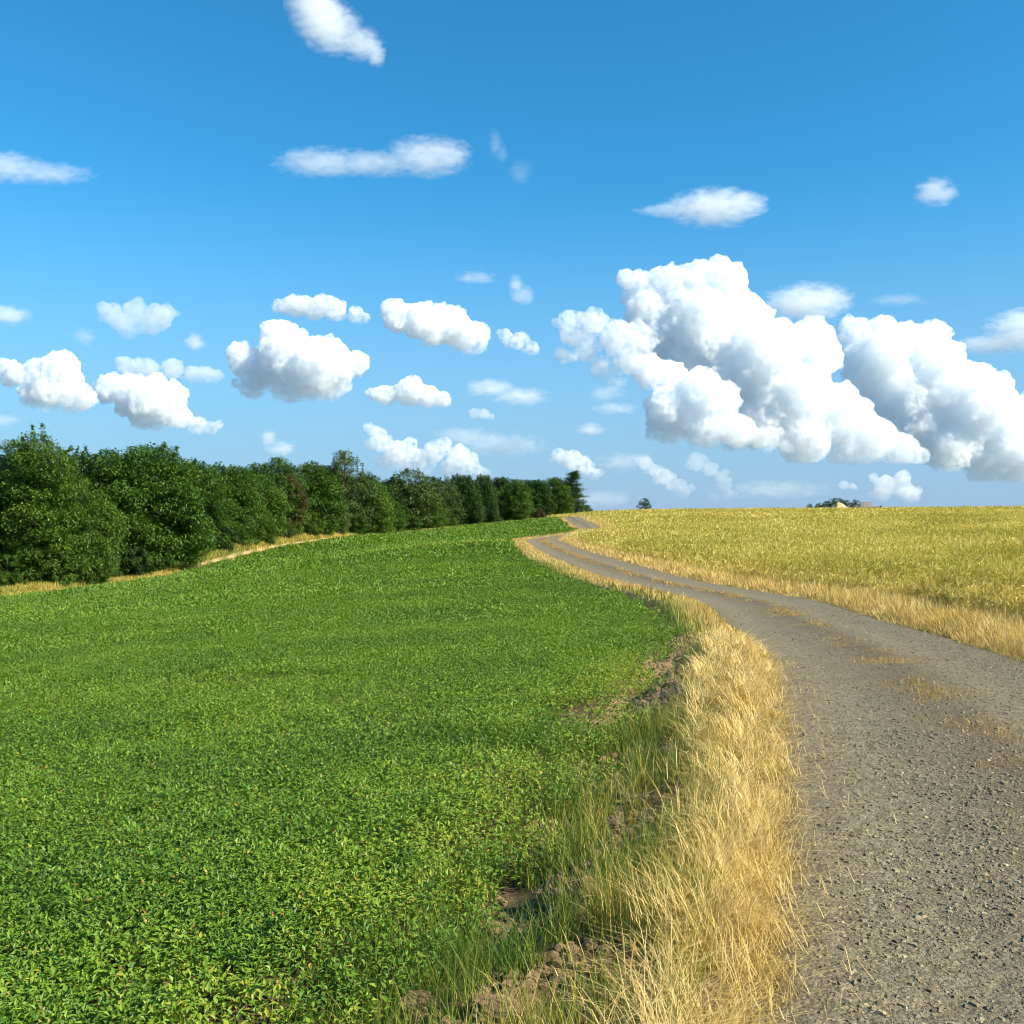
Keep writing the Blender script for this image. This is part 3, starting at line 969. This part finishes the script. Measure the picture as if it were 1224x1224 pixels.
FR = 'trees of the wood beside the field'
BK = 'trees deeper in the wood'
SH = 'shrubs at the foot of the wood'
TREES = [
 ('tree', 'tall', 'tree', -70, 530, 3, 1.0, 'dark green tree cut off by the left edge of the photo', FR),
 ('tree', 'tall', 'tree_light', 42, 517, 2, 1.12, 'tall mid green tree with loose feathery shoots on top, near the left edge', FR),
 ('tree', 'round', 'tree_light', 98, 572, -1, .82, 'lower bright green leafy tree bulging forward beside the feathery tall tree', FR),
 ('tree', 'round', 'tree', 128, 536, 5, .9, 'dark tree standing between the feathery tall tree and the big round-headed tree', FR),
 ('tree', 'round', 'tree', 180, 530, 2, 1.05, 'big dark round-headed tree, highest of the dense tops near the left end of the wood', FR),
 ('tree', 'round', 'tree_light', 212, 566, 0, .8, 'lighter green tree leaning out from the right side of the big round-headed tree', FR),
 ('tree', 'airy', 'tree', 243, 553, 3, 1.0, 'mid height green tree with a level top, first one right of the big round-headed tree', FR),
 ('tree', 'round', 'tree', 283, 556, 2, 1.0, 'dark green tree above the left end of the sandy strip', FR),
 ('tree', 'round', 'tree_light', 312, 566, 0, .9, 'yellowish green tree immediately left of the withered brown tree', FR),
 ('tree', 'round', 'tree', 333, 546, 6, 1.0, 'broad dark tree whose top stands behind and above the withered brown tree', FR),
 ('tree', 'airy', 'tree_brown', 349, 566, 0, .72, 'withered brown tree with reddish dead leaves among green ones', FR),
 ('tree', 'round', 'tree', 374, 551, 3, 1.0, 'dark green tree right of the withered brown tree, above the middle of the sandy strip', FR),
 ('tree', 'airy', 'tree_grey', 412, 538, 4, .92, 'tall open-topped grey green tree rising above its neighbours in the middle of the wood', FR),
 ('tree', 'round', 'tree_grey', 402, 588, 0, .8, 'lower dull green tree in front of the tall open-topped tree', FR),
 ('tree', 'round', 'tree_light', 448, 574, 0, 1.0, 'bright green rounded tree right of the tall open-topped tree', FR),
 ('tree', 'round', 'tree', 470, 598, -1, 1.0, 'low dark green tree at the right foot of the bright rounded tree', FR),
 ('tree', 'airy', 'tree_grey', 490, 560, 5, 1.15, 'thin-crowned grey tree with sky showing through its wide top', FR),
 ('tree', 'round', 'tree_light', 516, 587, 0, .95, 'small sunlit green tree in front of the thin-crowned grey tree', FR),
 ('tree', 'airy', 'tree_grey', 533, 571, 4, .9, 'dull green tree right of the thin-crowned grey tree', FR),
 ('tree', 'round', 'tree_dark', 552, 567, 3, 1.05, 'very dark tree with two blunt tops, left of the middle pair', FR),
 ('tree', 'round', 'tree_dark', 578, 567, 4, .75, 'very dark narrow tree standing between the blunt-topped dark tree and the dense round tree', FR),
 ('tree', 'round', 'tree', 616, 572, 0, 1.12, 'dense round mid green tree standing forward near the right end of the wood', FR),
 ('tree', 'round', 'tree_dark', 643, 573, 4, 1.1, 'dark tree directly right of and behind the dense round tree', FR),
 ('tree', 'round', 'tree', 664, 570, 2, 1.2, 'tall green tree left of the bare-trunked pine at the right end of the wood', FR),
 ('tree', 'round', 'tree_dark', 677, 575, 8, 1.1, 'dark tree right behind the bare-trunked pine', FR),
 ('tree', 'round', 'tree_light', 700, 603, 6, 1.25, 'low bright green tree right of the bare-trunked pine where the wood ends', FR),
 ('tree', 'round', 'tree_dark', -30, 560, 16, 1.3, 'dark tree deep in the wood at the left edge of the photo', BK),
 ('tree', 'round', 'tree_dark', 62, 556, 17, 1.35, 'dark tree deep in the wood straight behind the feathery tall tree', BK),
 ('tree', 'round', 'tree_dark', 150, 556, 17, 1.35, 'dark tree deep in the wood behind the left side of the big round-headed tree', BK),
 ('tree', 'round', 'tree_dark', 240, 566, 20, 1.4, 'dark tree deep in the wood filling gaps behind the level-topped green tree', BK),
 ('tree', 'round', 'tree_dark', 325, 566, 22, 1.4, 'dark tree deep in the wood filling gaps behind the withered brown tree', BK),
 ('tree', 'round', 'tree_dark', 418, 570, 22, 1.4, 'dark tree deep in the wood straight behind the tall open-topped tree', BK),
 ('tree', 'round', 'tree_dark', 492, 578, 26, 1.4, 'dark tree deep in the wood straight behind the thin-crowned grey tree', BK),
 ('tree', 'round', 'tree_dark', 560, 577, 26, 1.4, 'dark tree deep in the wood behind the two very dark trees', BK),
 ('tree', 'round', 'tree_dark', 655, 583, 20, 1.3, 'dark tree deep in the wood behind the tall green tree near the pine', BK),
 ('tree', 'round', 'tree_dark', 15, 540, 9, 1.0, 'dark tree behind the left flank of the feathery tall tree', BK),
 ('tree', 'tall', 'tree_dark', 98, 541, 9, 1.0, 'dark tree whose narrow top shows right behind the feathery tall tree', BK),
 ('tree', 'round', 'tree_dark', 222, 549, 9, 1.0, 'dark tree behind the right shoulder of the big round-headed tree', BK),
 ('tree', 'round', 'tree_dark', 262, 556, 9, 1.1, 'dark tree seen only as a top behind the level-topped green tree', BK),
 ('tree', 'round', 'tree_dark', 306, 553, 9, 1.0, 'dark tree behind the yellowish green tree', BK),
 ('tree', 'round', 'tree_dark', 394, 556, 10, 1.1, 'dark tree behind the left side of the tall open-topped tree', BK),
 ('tree', 'round', 'tree_dark', 438, 567, 10, 1.1, 'dark tree whose top shows just above the bright green rounded tree', BK),
 ('tree', 'round', 'tree_dark', 470, 571, 12, 1.2, 'dark tree behind the left side of the thin-crowned grey tree', BK),
 ('tree', 'round', 'tree_dark', 515, 569, 12, 1.2, 'dark tree behind the small sunlit green tree', BK),
 ('tree', 'round', 'tree_dark', 600, 570, 14, 1.2, 'dark tree filling the gap left of the dense round tree', BK),
 ('tree', 'round', 'tree_dark', 630, 573, 14, 1.2, 'dark tree behind the dense round tree, only its top in view', BK),
]
for nm, kind, mat, px, top, back, wm, lab, grp in TREES: tree(nm, kind, mat, px, top, back, wm, lab, 'tree', grp)
SHRUBS = [(8, 662, 'tree', 'dark shrub at the foot of the wood by the left edge of the photo'), (62, 650, 'tree_light', 'green shrub under the feathery tall tree'),
          (112, 655, 'tree', 'leafy shrub under the lower bright green tree'), (158, 650, 'tree_dark', 'dark shrub under the big round-headed tree'),
          (190, 640, 'tree', 'green shrub right under the big round-headed tree'), (228, 628, 'tree', 'shrub above the start of the sandy strip'),
          (262, 622, 'tree_dark', 'dark shrub under the level-topped green tree'), (300, 618, 'tree', 'shrub under the yellowish green tree'),
          (340, 618, 'tree_grey', 'dull shrub under the withered brown tree'), (372, 612, 'tree_light', 'bright shrub above the middle of the sandy strip'),
          (425, 612, 'tree', 'shrub between the tall open-topped tree and the bright rounded tree'), (462, 614, 'tree_light', 'bright shrub at the foot of the bright rounded tree'),
          (492, 614, 'tree', 'shrub under the thin-crowned grey tree'), (538, 612, 'tree', 'shrub at the left foot of the blunt-topped dark tree'),
          (566, 610, 'tree_dark', 'dark shrub under the blunt-topped dark tree'), (592, 610, 'tree', 'shrub left of the dense round tree'), (640, 606, 'tree_dark', 'dark shrub right of the dense round tree'),
          (668, 604, 'tree', 'shrub under the tall green tree beside the pine')]
for px, top, mat, lab in SHRUBS: tree('shrub', 'bush', mat, px, top, -.4, 1.0, lab, 'shrub', SH)
tree('shrub', 'bush', 'tree_brown', 645, 606, -4, .8, 'small olive brown shrub standing alone in front of the wood near the far track', 'shrub', SH)
tree('tree', 'lone', 'tree_dark', 771, 594.5, 0, .68, 'lone dark round tree standing on the grain horizon', 'tree', None, seed=1, d=238)
tree('shrub', 'bush', 'tree_dark', 724, 610, 0, .9, 'tiny dark shrub on the horizon between the wood and the lone round tree', 'shrub', None, d=300)

# the bare-trunked pine at the end of the wood
def pine():
    rng = np.random.default_rng(5)
    px, d = 684, 250.0
    x = (px - 612) / FPX * d
    g = float(land(np.array([x]), np.array([d]))[0])
    top = EYE - (566 - HOR) / FPX * d - g
    r = empty('pine_tree', (x, d, g))
    hs_ = np.linspace(0, top, 9)
    V, F = tube(np.stack([.12 * np.sin(hs_ * .4), 0 * hs_, hs_], 1), .2 * (1 - hs_ / top * .85), 8)
    B = Batch()
    tv, tf, n = [V], [F], len(V)
    for k in range(30):
        h = rng.uniform(.42, .98) * top
        a = rng.random() * 6.28 if k % 2 else rng.normal(0, .5)
        ln = (1.15 - h / top) * rng.uniform(1.8, 4.2) * (1.15 if math.cos(a) > 0 else .8) + .5
        e = np.array([math.cos(a) * ln, math.sin(a) * ln, h + rng.uniform(-.25, .9)])
        V, F = tube([[0, 0, h], [e[0] * .5, e[1] * .5, h + .1], e], [.07, .045, .02], 5)
        tv.append(V)
        tf.append(F + n)
        n += len(V)
        for j in range(7):
            t = rng.uniform(.3, 1.05)
            c = np.array([e[0] * t, e[1] * t, h + (e[2] - h) * t + .1])
            m = 70
            p = c + rng.normal(0, 1, (m, 3)) * np.array([.5, .5, .17])
            L = rng.uniform(.2, .38, m)
            B.add(*leaves(p, rng.random(m) * 6.28, rng.normal(.2, .5, m), L, L * .3, np.zeros(m), np.clip(rng.normal(.45, .2, m), 0, 1)))
    mesh('trunk', np.concatenate(tv), np.concatenate(tf), M['bark'], r, smooth=True)
    B.build('crown', M['tree_dark'], parent=r)
    tag(r, 'slender pine with bare trunk and flat dark tiers at the right end of the wood', 'pine tree')
pine()

# ------------------------------------------------------------------ the mound, hedge and timber on the right horizon
def horizon_things():
    d = 185.0
    gz = lambda x, y: float(land(np.array([x]), np.array([y]))[0])
    def sized(px, top, dd, name, mat, wm, label, grp=None): tree(name, 'lone', mat, px, top, 0, wm * .8, label, 'shrub', grp, d=dd, seed=1)
    hg = 'low bushes on the right horizon'
    for px, top, wm, lab in [(1000, 594.5, 1.5, 'widest dark bush on the right horizon, behind the pale mound'), (989, 598, 1.3, 'dark bush touching the left side of the widest bush on the right horizon'),
                             (1011, 597, 1.1, 'bush touching the right side of the widest bush on the right horizon'), (1022, 596.5, .85, 'upright dark bush between the pale mound and the weathered timber frame'),
                             (979, 601, 1.2, 'small low bush left of the dark bushes on the right horizon'), (968, 601.5, .8, 'tiny isolated bush farthest left in the row on the right horizon')]:
        sized(px, top, 192.0, 'shrub', 'tree_dark', wm, lab, hg)
    # mound of dry spoil
    px, dd = 1001, 181.0
    x = (px - 612) / FPX * dd
    g = gz(x, dd)
    n, k = 40, 24
    u, v = np.meshgrid(np.linspace(-1, 1, n), np.linspace(-1, 1, k))
    rr = np.sqrt(u ** 2 + v ** 2)
    hgt = 2.0
    z = hgt * np.clip(1 - rr ** 2, 0, 1) ** 1.1 * (.72 + .5 * fbm(u * 3, v * 3, 1, 3, 3)) - .25
    V = np.stack([u * 2.6 + .5 * u * u, v * 2.5, z], -1).reshape(-1, 3)
    i = np.arange(k - 1)[:, None] * n
    j = np.arange(n - 1)[None]
    F = np.stack([i + j, i + j + 1, i + n + j + 1, i + n + j], -1).reshape(-1, 4)
    # a skirt closes it to the ground
    o = mesh('earth_mound', V, F, M['mound'], loc=(x, dd, g), smooth=True)
    tag(o, 'pale dry mound of earth in front of the bushes on the right horizon', 'mound')
    # weathered timber rack beside it
    px, dd = 1035, 176.0
    x = (px - 612) / FPX * dd
    g = gz(x, dd)
    r = empty('timber_rack', (x, dd, g))
    def box(name, c, s, mat, rz=0):
        bm = bmesh.new()
        bmesh.ops.create_cube(bm, size=1)
        bmesh.ops.scale(bm, vec=s, verts=bm.verts)
        bmesh.ops.bevel(bm, geom=bm.edges[:], offset=.015, segments=1, affect='EDGES')
        V = np.array([q.co[:] for q in bm.verts])
        me = bpy.data.meshes.new(name)
        bm.to_mesh(me)
        bm.free()
        me.materials.append(mat)
        q = bpy.data.objects.new(name, me)
        q.location = c
        q.rotation_euler = (0, 0, rz)
        COL.objects.link(q)
        q.parent = r
    for sx in (-.85, -.3, .3, .85):
        for sy in (-.4, .4): box('post', (sx, sy, .9), (.14, .14, 1.8), M['wood'])
    for sz in (1.25, 1.55): box('rail', (0, -.49, sz), (1.9, .06, .14), M['wood'])
    box('deck', (0, 0, 1.84), (2.0, 1.0, .08), M['wood'])
    tag(r, 'weathered pale timber rack with upright posts on the right horizon', 'timber rack')
    r2 = empty('beam', (x + .9, dd - 1.2, g + .78))
    V, F = tube([[-1.1, 0, 0], [-.2, 0, .02], [.9, .1, .12], [1.3, .1, .3]], [.1, .14, .16, .12], 8)
    o = mesh('felled_log', V, F, M['darkwood'], loc=(x + 1.0, dd - 1.4, g + .86), smooth=True)
    bpy.data.objects.remove(r2)
    tag(o, 'dark crooked log lying before the timber rack on the right horizon', 'log')
horizon_things()

# ------------------------------------------------------------------ clouds: heaps of vapour far off, each a volume of its own
ICO = {}
def ico(n):
    if n not in ICO: ICO[n] = rock_mesh(None, n)
    return ICO[n]

def vapour(q, vec, unit, density, lo, hi, scale, shape=None, foot=None):
    p = q.n('VolumePrincipled')
    p.inputs['Color'].default_value = (.945, .967, .985, 1)
    p.inputs['Anisotropy'].default_value = 0
    n = q.noise(vec, 1 / (scale * unit), 5, .62)
    if shape is not None: n = q.math('ADD', q.math('MULTIPLY', q.math('SUBTRACT', n, .5), 2.1), shape)
    mr = q.n('MapRange')
    for k, v in ((1, lo), (2, hi), (3, 0), (4, density / (60 * unit))): mr.inputs[k].default_value = v
    q.l(n, mr.inputs[0])
    dn = mr.outputs[0]
    if foot is not None:      # vapour thins out towards the foot of the heap
        sp = q.n('SeparateXYZ')
        q.l(q.n('TexCoord').outputs['Object'], sp.inputs[0])
        fr = q.n('MapRange')
        fr.interpolation_type = 'SMOOTHSTEP'
        for k, v in ((1, foot[0]), (2, foot[1]), (3, .12), (4, 1)): fr.inputs[k].default_value = v
        q.l(sp.outputs[2], fr.inputs[0])
        dn = q.math('MULTIPLY', dn, fr.outputs[0])
    q.l(dn, p.inputs['Density'])
    q.l(p.outputs[0], q.out.inputs['Volume'])
    q.m.cycles.homogeneous_volume = False
    return q.m

def kids(c, r, n, k, rng, out=.9):
    d = rng.normal(size=(len(c), n, 3))
    d /= np.linalg.norm(d, axis=2, keepdims=True)
    rr = r[:, None] * k * rng.uniform(.6, 1.4, (len(c), n))
    return (c[:, None] + d * (r[:, None, None] * out)).reshape(-1, 3), rr.ravel()

def cloud_distance(low, alt):
    return float(np.clip(alt / (max(HOR - low, 30) / FPX), 3500, 26000))

def balls(L):
    V, F, n = [], [], 0
    for cc, rr, sub in L:
        v, f = ico(sub)
        V.append((cc[:, None] + v[None] * (rr[:, None, None] if rr.ndim == 1 else rr[:, None, :])).reshape(-1, 3))
        F.append((f[None] + (np.arange(len(cc)) * len(v))[:, None, None] + n).reshape(-1, 3))
        n += len(cc) * len(v)
    return np.concatenate(V), np.concatenate(F)

def heap(label, lobes, base=None, dens=14, alt=1300., seed=1, vox=.9):
    """lobes are (px, py, radius px) in the photograph; base the row of the flat foot"""
    rng = np.random.default_rng(seed)
    lob = np.array(lobes, float)
    low = base or (lob[:, 1] + lob[:, 2]).max()
    # smaller swellings between and beside the main ones
    rag = 5 if dens < 12 else 3
    e = np.repeat(lob, rag, 0)
    e[:, 0] += rng.uniform(-1.15, 1.15, len(e)) * e[:, 2]
    e[:, 1] += rng.uniform(-.65, .55, len(e)) * e[:, 2]
    e[:, 2] *= rng.uniform(.25, .7, len(e))
    lob = np.concatenate([lob * np.array([1, 1, .93]), e])
    dist = cloud_distance(low, alt)
    u = dist / FPX
    c = np.stack([(lob[:, 0] - 612) * u, dist + rng.normal(0, .35, len(lob)) * lob[:, 2] * u, EYE + (HOR - lob[:, 1]) * u], 1)
    r = lob[:, 2] * u
    c1, r1 = kids(c, r * .93, 46, .24, rng, .88)
    c2, r2 = kids(c1, r1, 14, .42, rng, .9)
    k = r2 / u > .8
    V, F = balls([(c, r * .95, 3), (c1, r1, 2), (c2[k], r2[k], 1)])
    if base:
        zb = EYE + (HOR - base) * u
        q = V[:, 2] < zb
        V[q, 2] = zb + (V[q, 2] - zb) * .22
    o0 = np.array([c[:, 0].mean(), dist, c[:, 2].min()])
    size = np.ptp(lob[:, 0]) + 2 * lob[:, 2].max()
    q = NT('cloud_vapour')
    zl, zh = (V - o0)[:, 2].min(), (V - o0)[:, 2].max()
    m = vapour(q, q.n('TexCoord').outputs['Object'], u, dens * 1.2, *((.38, .64, 7) if dens > 5.5 else (.22, .75, 9)), foot=(zl - .05 * (zh - zl), zl + (.22 if len(lobes) > 11 else .42) * (zh - zl)))
    o = mesh('cloud', V - o0, F, m, loc=o0)
    rm = o.modifiers.new('merge', 'REMESH')
    rm.mode = 'VOXEL'
    rm.voxel_size = float(u) * max(vox, size / 330)
    for nm, sc, st, typ in (('billows', 15, 7, 'HARD_NOISE'), ('curls', 5, 2.6, 'HARD_NOISE')):
        k = min(1, .35 + size / 160)
        tx = bpy.data.textures.new(nm, 'CLOUDS')
        tx.noise_scale = sc * u * k
        tx.noise_depth = 3
        tx.noise_type = typ
        tx.noise_basis = 'IMPROVED_PERLIN'
        dm = o.modifiers.new(nm, 'DISPLACE')
        dm.texture = tx
        dm.texture_coords = 'LOCAL'
        dm.strength = -st * u * k
        dm.mid_level = .3
    rm2 = o.modifiers.new('heal', 'REMESH')
    rm2.mode = 'VOXEL'
    rm2.voxel_size = rm.voxel_size
    tag(o, label, 'cloud', 'white heap clouds')

def wisp(label, lobes, dens=6, seed=1, alt=1500., scale=8, lo=.10, hi=.9):
    """lobes are (px, py, half width px, half height px); vapour thins out towards the rim of each lobe"""
    lob = np.array(lobes, float)
    dist = cloud_distance((lob[:, 1] + lob[:, 3]).max(), alt)
    u = dist / FPX
    c = np.stack([(lob[:, 0] - 612) * u, np.full(len(lob), dist), EYE + (HOR - lob[:, 1]) * u], 1)
    rad = np.stack([lob[:, 2], lob[:, 3] * 1.6, lob[:, 3]], 1) * u
    o0 = c.mean(0)
    V, F = balls([(c, rad * 1.02, 3)])
    q = NT('cloud_wisp')
    tc = q.n('TexCoord').outputs['Object']
    mp = q.n('Mapping')
    mp.inputs['Scale'].default_value = (.5, .8, 1.1)
    mp.inputs['Location'].default_value = (seed * 317., seed * 91., 0)
    q.l(tc, mp.inputs[0])
    shape = None
    for cc, rr in zip(c - o0, rad):
        a = q.n('VectorMath', operation='SUBTRACT')
        q.l(tc, a.inputs[0])
        a.inputs[1].default_value = cc
        b = q.n('VectorMath', operation='DIVIDE')
        q.l(a.outputs[0], b.inputs[0])
        b.inputs[1].default_value = rr
        ln = q.n('VectorMath', operation='LENGTH')
        q.l(b.outputs[0], ln.inputs[0])
        f = q.math('SUBTRACT', 1.0, ln.outputs['Value'], True)
        shape = f if shape is None else q.math('SMOOTH_MAX' if False else 'MAXIMUM', shape, f)
    m = vapour(q, mp.outputs[0], u, dens * .5, lo, hi, scale, shape)
    o = mesh('cloud', V - o0, F, m, loc=o0)
    rm = o.modifiers.new('merge', 'REMESH')
    rm.mode = 'VOXEL'
    rm.voxel_size = float(u) * 1.6
    tag(o, label, 'cloud', 'thin cloud wisps')

HEAPS = [
 ('largest heaped white cloud with rounded right bulge, leaning left over the grain field', [(768, 345, 22), (800, 342, 26), (838, 338, 30), (866, 342, 28), (790, 385, 36), (772, 372, 27), (768, 395, 22), (785, 418, 28), (812, 430, 30), (750, 333, 12), (835, 390, 52), (885, 385, 40), (905, 430, 52), (870, 450, 44), (965, 420, 38), (985, 420, 22), (945, 470, 52), (905, 500, 40), (1000, 495, 40), (960, 525, 36), (1040, 525, 32), (1078, 540, 22), (1020, 540, 24)], 552, 13),
 ('big white cloud cut by the right edge, sloping down right of the largest heap', [(1025, 400, 18), (1070, 408, 24), (1045, 430, 34), (1100, 425, 34), (1120, 460, 44), (1085, 480, 34), (1160, 480, 42), (1150, 520, 38), (1200, 515, 40), (1226, 535, 40), (1205, 550, 30), (1095, 510, 30), (1060, 455, 30), (1125, 535, 30), (1175, 555, 26), (1130, 500, 40)], 574, 11),
 ('white cloud spur nestled below the left side of the largest heap', [(775, 445, 20), (802, 450, 24), (835, 470, 30), (862, 478, 24), (800, 490, 32), (845, 510, 30), (885, 515, 22), (915, 525, 16), (935, 533, 9), (800, 515, 18)], 541, 12),
 ('pale grey white cloud with ragged foot, left neighbour of the largest heap', [(680, 385, 15), (710, 385, 17), (738, 402, 22), (762, 412, 20), (700, 420, 14), (720, 440, 14), (733, 458, 10), (675, 425, 10), (750, 430, 18), (690, 402, 15)], None, 5.6),
 ('broad grey based cloud with white crown left of centre', [(328, 402, 20), (345, 425, 34), (312, 440, 24), (380, 440, 38), (405, 440, 24), (350, 460, 26), (300, 462, 16), (395, 462, 20)], 480, 15),
 ('plump elongated white cloud in the middle of the sky', [(475, 378, 20), (505, 382, 24), (535, 385, 26), (555, 400, 20), (560, 412, 14), (520, 400, 16), (575, 413, 7)], 422, 14),
 ('flat white cloud left of the plump elongated cloud', [(352, 363, 15), (375, 368, 15), (400, 370, 15), (425, 376, 11), (338, 366, 9)], 386, 9),
 ('small domed white cloud with flat foot below the plump elongated cloud', [(462, 473, 13), (490, 468, 20), (512, 474, 15), (530, 478, 10), (450, 472, 9)], 488, 14),
 ('bright cream white cloud above the big round-headed tree', [(135, 465, 18), (160, 470, 24), (185, 480, 28), (205, 492, 20), (170, 495, 20), (215, 502, 12), (236, 508, 11), (252, 511, 8)], 519, 16),
 ('white cloud with shaded foot at the far left above the feathery tree', [(45, 445, 20), (75, 440, 22), (60, 465, 26), (85, 475, 20), (40, 470, 18), (22, 448, 14), (5, 440, 12), (98, 483, 9)], 498, 14),
 ('broken white cloud high above the bright cream cloud', [(135, 375, 14), (150, 388, 14), (160, 372, 13), (185, 377, 17), (200, 374, 10), (155, 398, 9), (172, 388, 12)], None, 3.2),
 ('long low white cloud between the bright cream cloud and the grey based cloud', [(150, 436, 10), (165, 439, 11), (180, 441, 11), (205, 440, 13), (230, 447, 11), (250, 449, 10)], 458, 4.5),
 ('warm white cloud pile standing on the treetops, left of centre', [(455, 530, 12), (475, 540, 14), (490, 550, 16), (465, 550, 12), (505, 558, 10), (448, 517, 9)], 568, 7),
 ('warm white cloud pile standing on the treetops, right one of two', [(520, 540, 14), (548, 545, 15), (560, 555, 12), (540, 560, 14), (575, 565, 8)], 574, 7),
 ('small white cloud above the bare-trunked pine', [(670, 545, 10), (685, 550, 12), (697, 560, 10), (710, 567, 8)], 574, 7),
 ('little sloping white cloud low above the lone round tree', [(772, 553, 9), (782, 562, 9), (792, 570, 10), (805, 580, 9), (818, 588, 8)], 598, 3.5),
 ('pale low cloud right of the little sloping cloud over the horizon', [(835, 552, 12), (850, 560, 10), (862, 570, 8), (868, 580, 7), (872, 592, 8), (855, 596, 7)], 601, 2.2),
 ('white cloud low on the horizon above the timber rack', [(1060, 580, 14), (1078, 572, 10), (1085, 590, 12), (1052, 590, 10)], 601, 5, 420.),
 ('tiny white puff low beside the horizon cloud', [(1010, 580, 6), (1019, 582, 5)], 587, 5, 420.),
 ('small slanting white cloud between the plump cloud and the ragged grey white one', [(605, 402, 9), (620, 408, 11), (636, 416, 9)], 426, 7),
 ('tiny flat puff right of the small domed cloud', [(567, 494, 7), (579, 496, 8)], 502, 4.5),
]
for k, c in enumerate(HEAPS): heap(*c, seed=k + 1)
WISPS = [
 ('lens shaped white cloud right of centre, high in the sky', [(855, 247, 64, 25), (805, 250, 50, 10), (885, 244, 38, 19)], 6),
 ('streaky white cloud with a bright rounded right end, upper middle of the sky', [(510, 186, 58, 25), (445, 194, 84, 17), (385, 193, 66, 19), (535, 184, 32, 21)], 3.6),
 ('white cloud cut by the top edge of the photo, tapering down right', [(375, 2, 36, 48), (395, 30, 42, 30), (432, 50, 30, 20), (447, 60, 14, 17)], 4.5),
 ('flat white wisp cut by the left edge of the photo', [(0, 198, 60, 20), (55, 206, 62, 14)], 3.4),
 ('lone small round puff near the right edge, high in the sky', [(1118, 228, 24, 19), (1130, 231, 18, 14)], 4),
 ('flat topped veil behind the right shoulder of the largest heap', [(965, 362, 58, 26), (985, 358, 38, 20)], 6),
 ('flat grey white cloud at the right edge, above the sloping cloud', [(1190, 412, 60, 14), (1235, 388, 60, 22), (1225, 402, 50, 20)], 7),
 ('faint strip of cloud at the left edge below the high wisp', [(5, 376, 34, 14)], 6),
 ('faint veil left of the grey based cloud above the treetops', [(320, 524, 10, 12), (336, 536, 22, 10)], 6),
 ('small upright puff above the small slanting cloud', [(617, 340, 11, 14), (624, 352, 16, 14)], 3.5),
 ('faint little wisp left of the small upright puff', [(568, 331, 30, 9)], 4),
 ('faint long cloud below the small slanting cloud', [(585, 464, 36, 13), (622, 474, 40, 13)], 6),
 ('tiny puff under the ragged grey white cloud', [(706, 513, 20, 9)], 7),
 ('faint low veil under the small white cloud left of the lone tree', [(735, 488, 30, 9)], 5),
 ('small round puff right of the broken white cloud', [(232, 408, 13, 12)], 6),
 ('thin veil low behind the warm cloud piles', [(600, 532, 60, 18), (555, 522, 50, 14)], 3),
 ('faint pale scrap low right of the small white cloud above the pine', [(742, 552, 34, 14), (760, 548, 24, 10)], 2.2),
 ('thin pale scrap between the tiny puff and the cloud spur', [(725, 470, 26, 12)], 2.5),
 ('thin grey scrap at the left edge under the far left cloud', [(2, 502, 30, 9)], 3.5),
 ('faint high scrap left of the broken white cloud', [(100, 402, 14, 12)], 2.5),
 ('faint upright scrap right of the streaky white cloud', [(592, 170, 10, 18), (600, 182, 9, 12)], .8),
 ('faint small scrap below and right of the streaky cloud', [(622, 204, 17, 16)], .8),
 ('thin flat scrap between the flat topped veil and the right edge', [(1075, 358, 40, 9)], 2.5),
 ('faint broad veil low above the right end of the wood', [(640, 590, 70, 14), (720, 596, 50, 12)], 2.2),
 ('faint broad veil low over the middle of the grain horizon', [(930, 585, 80, 14)], 2),
]
for k, c in enumerate(WISPS): wisp(*c, seed=k + 1)
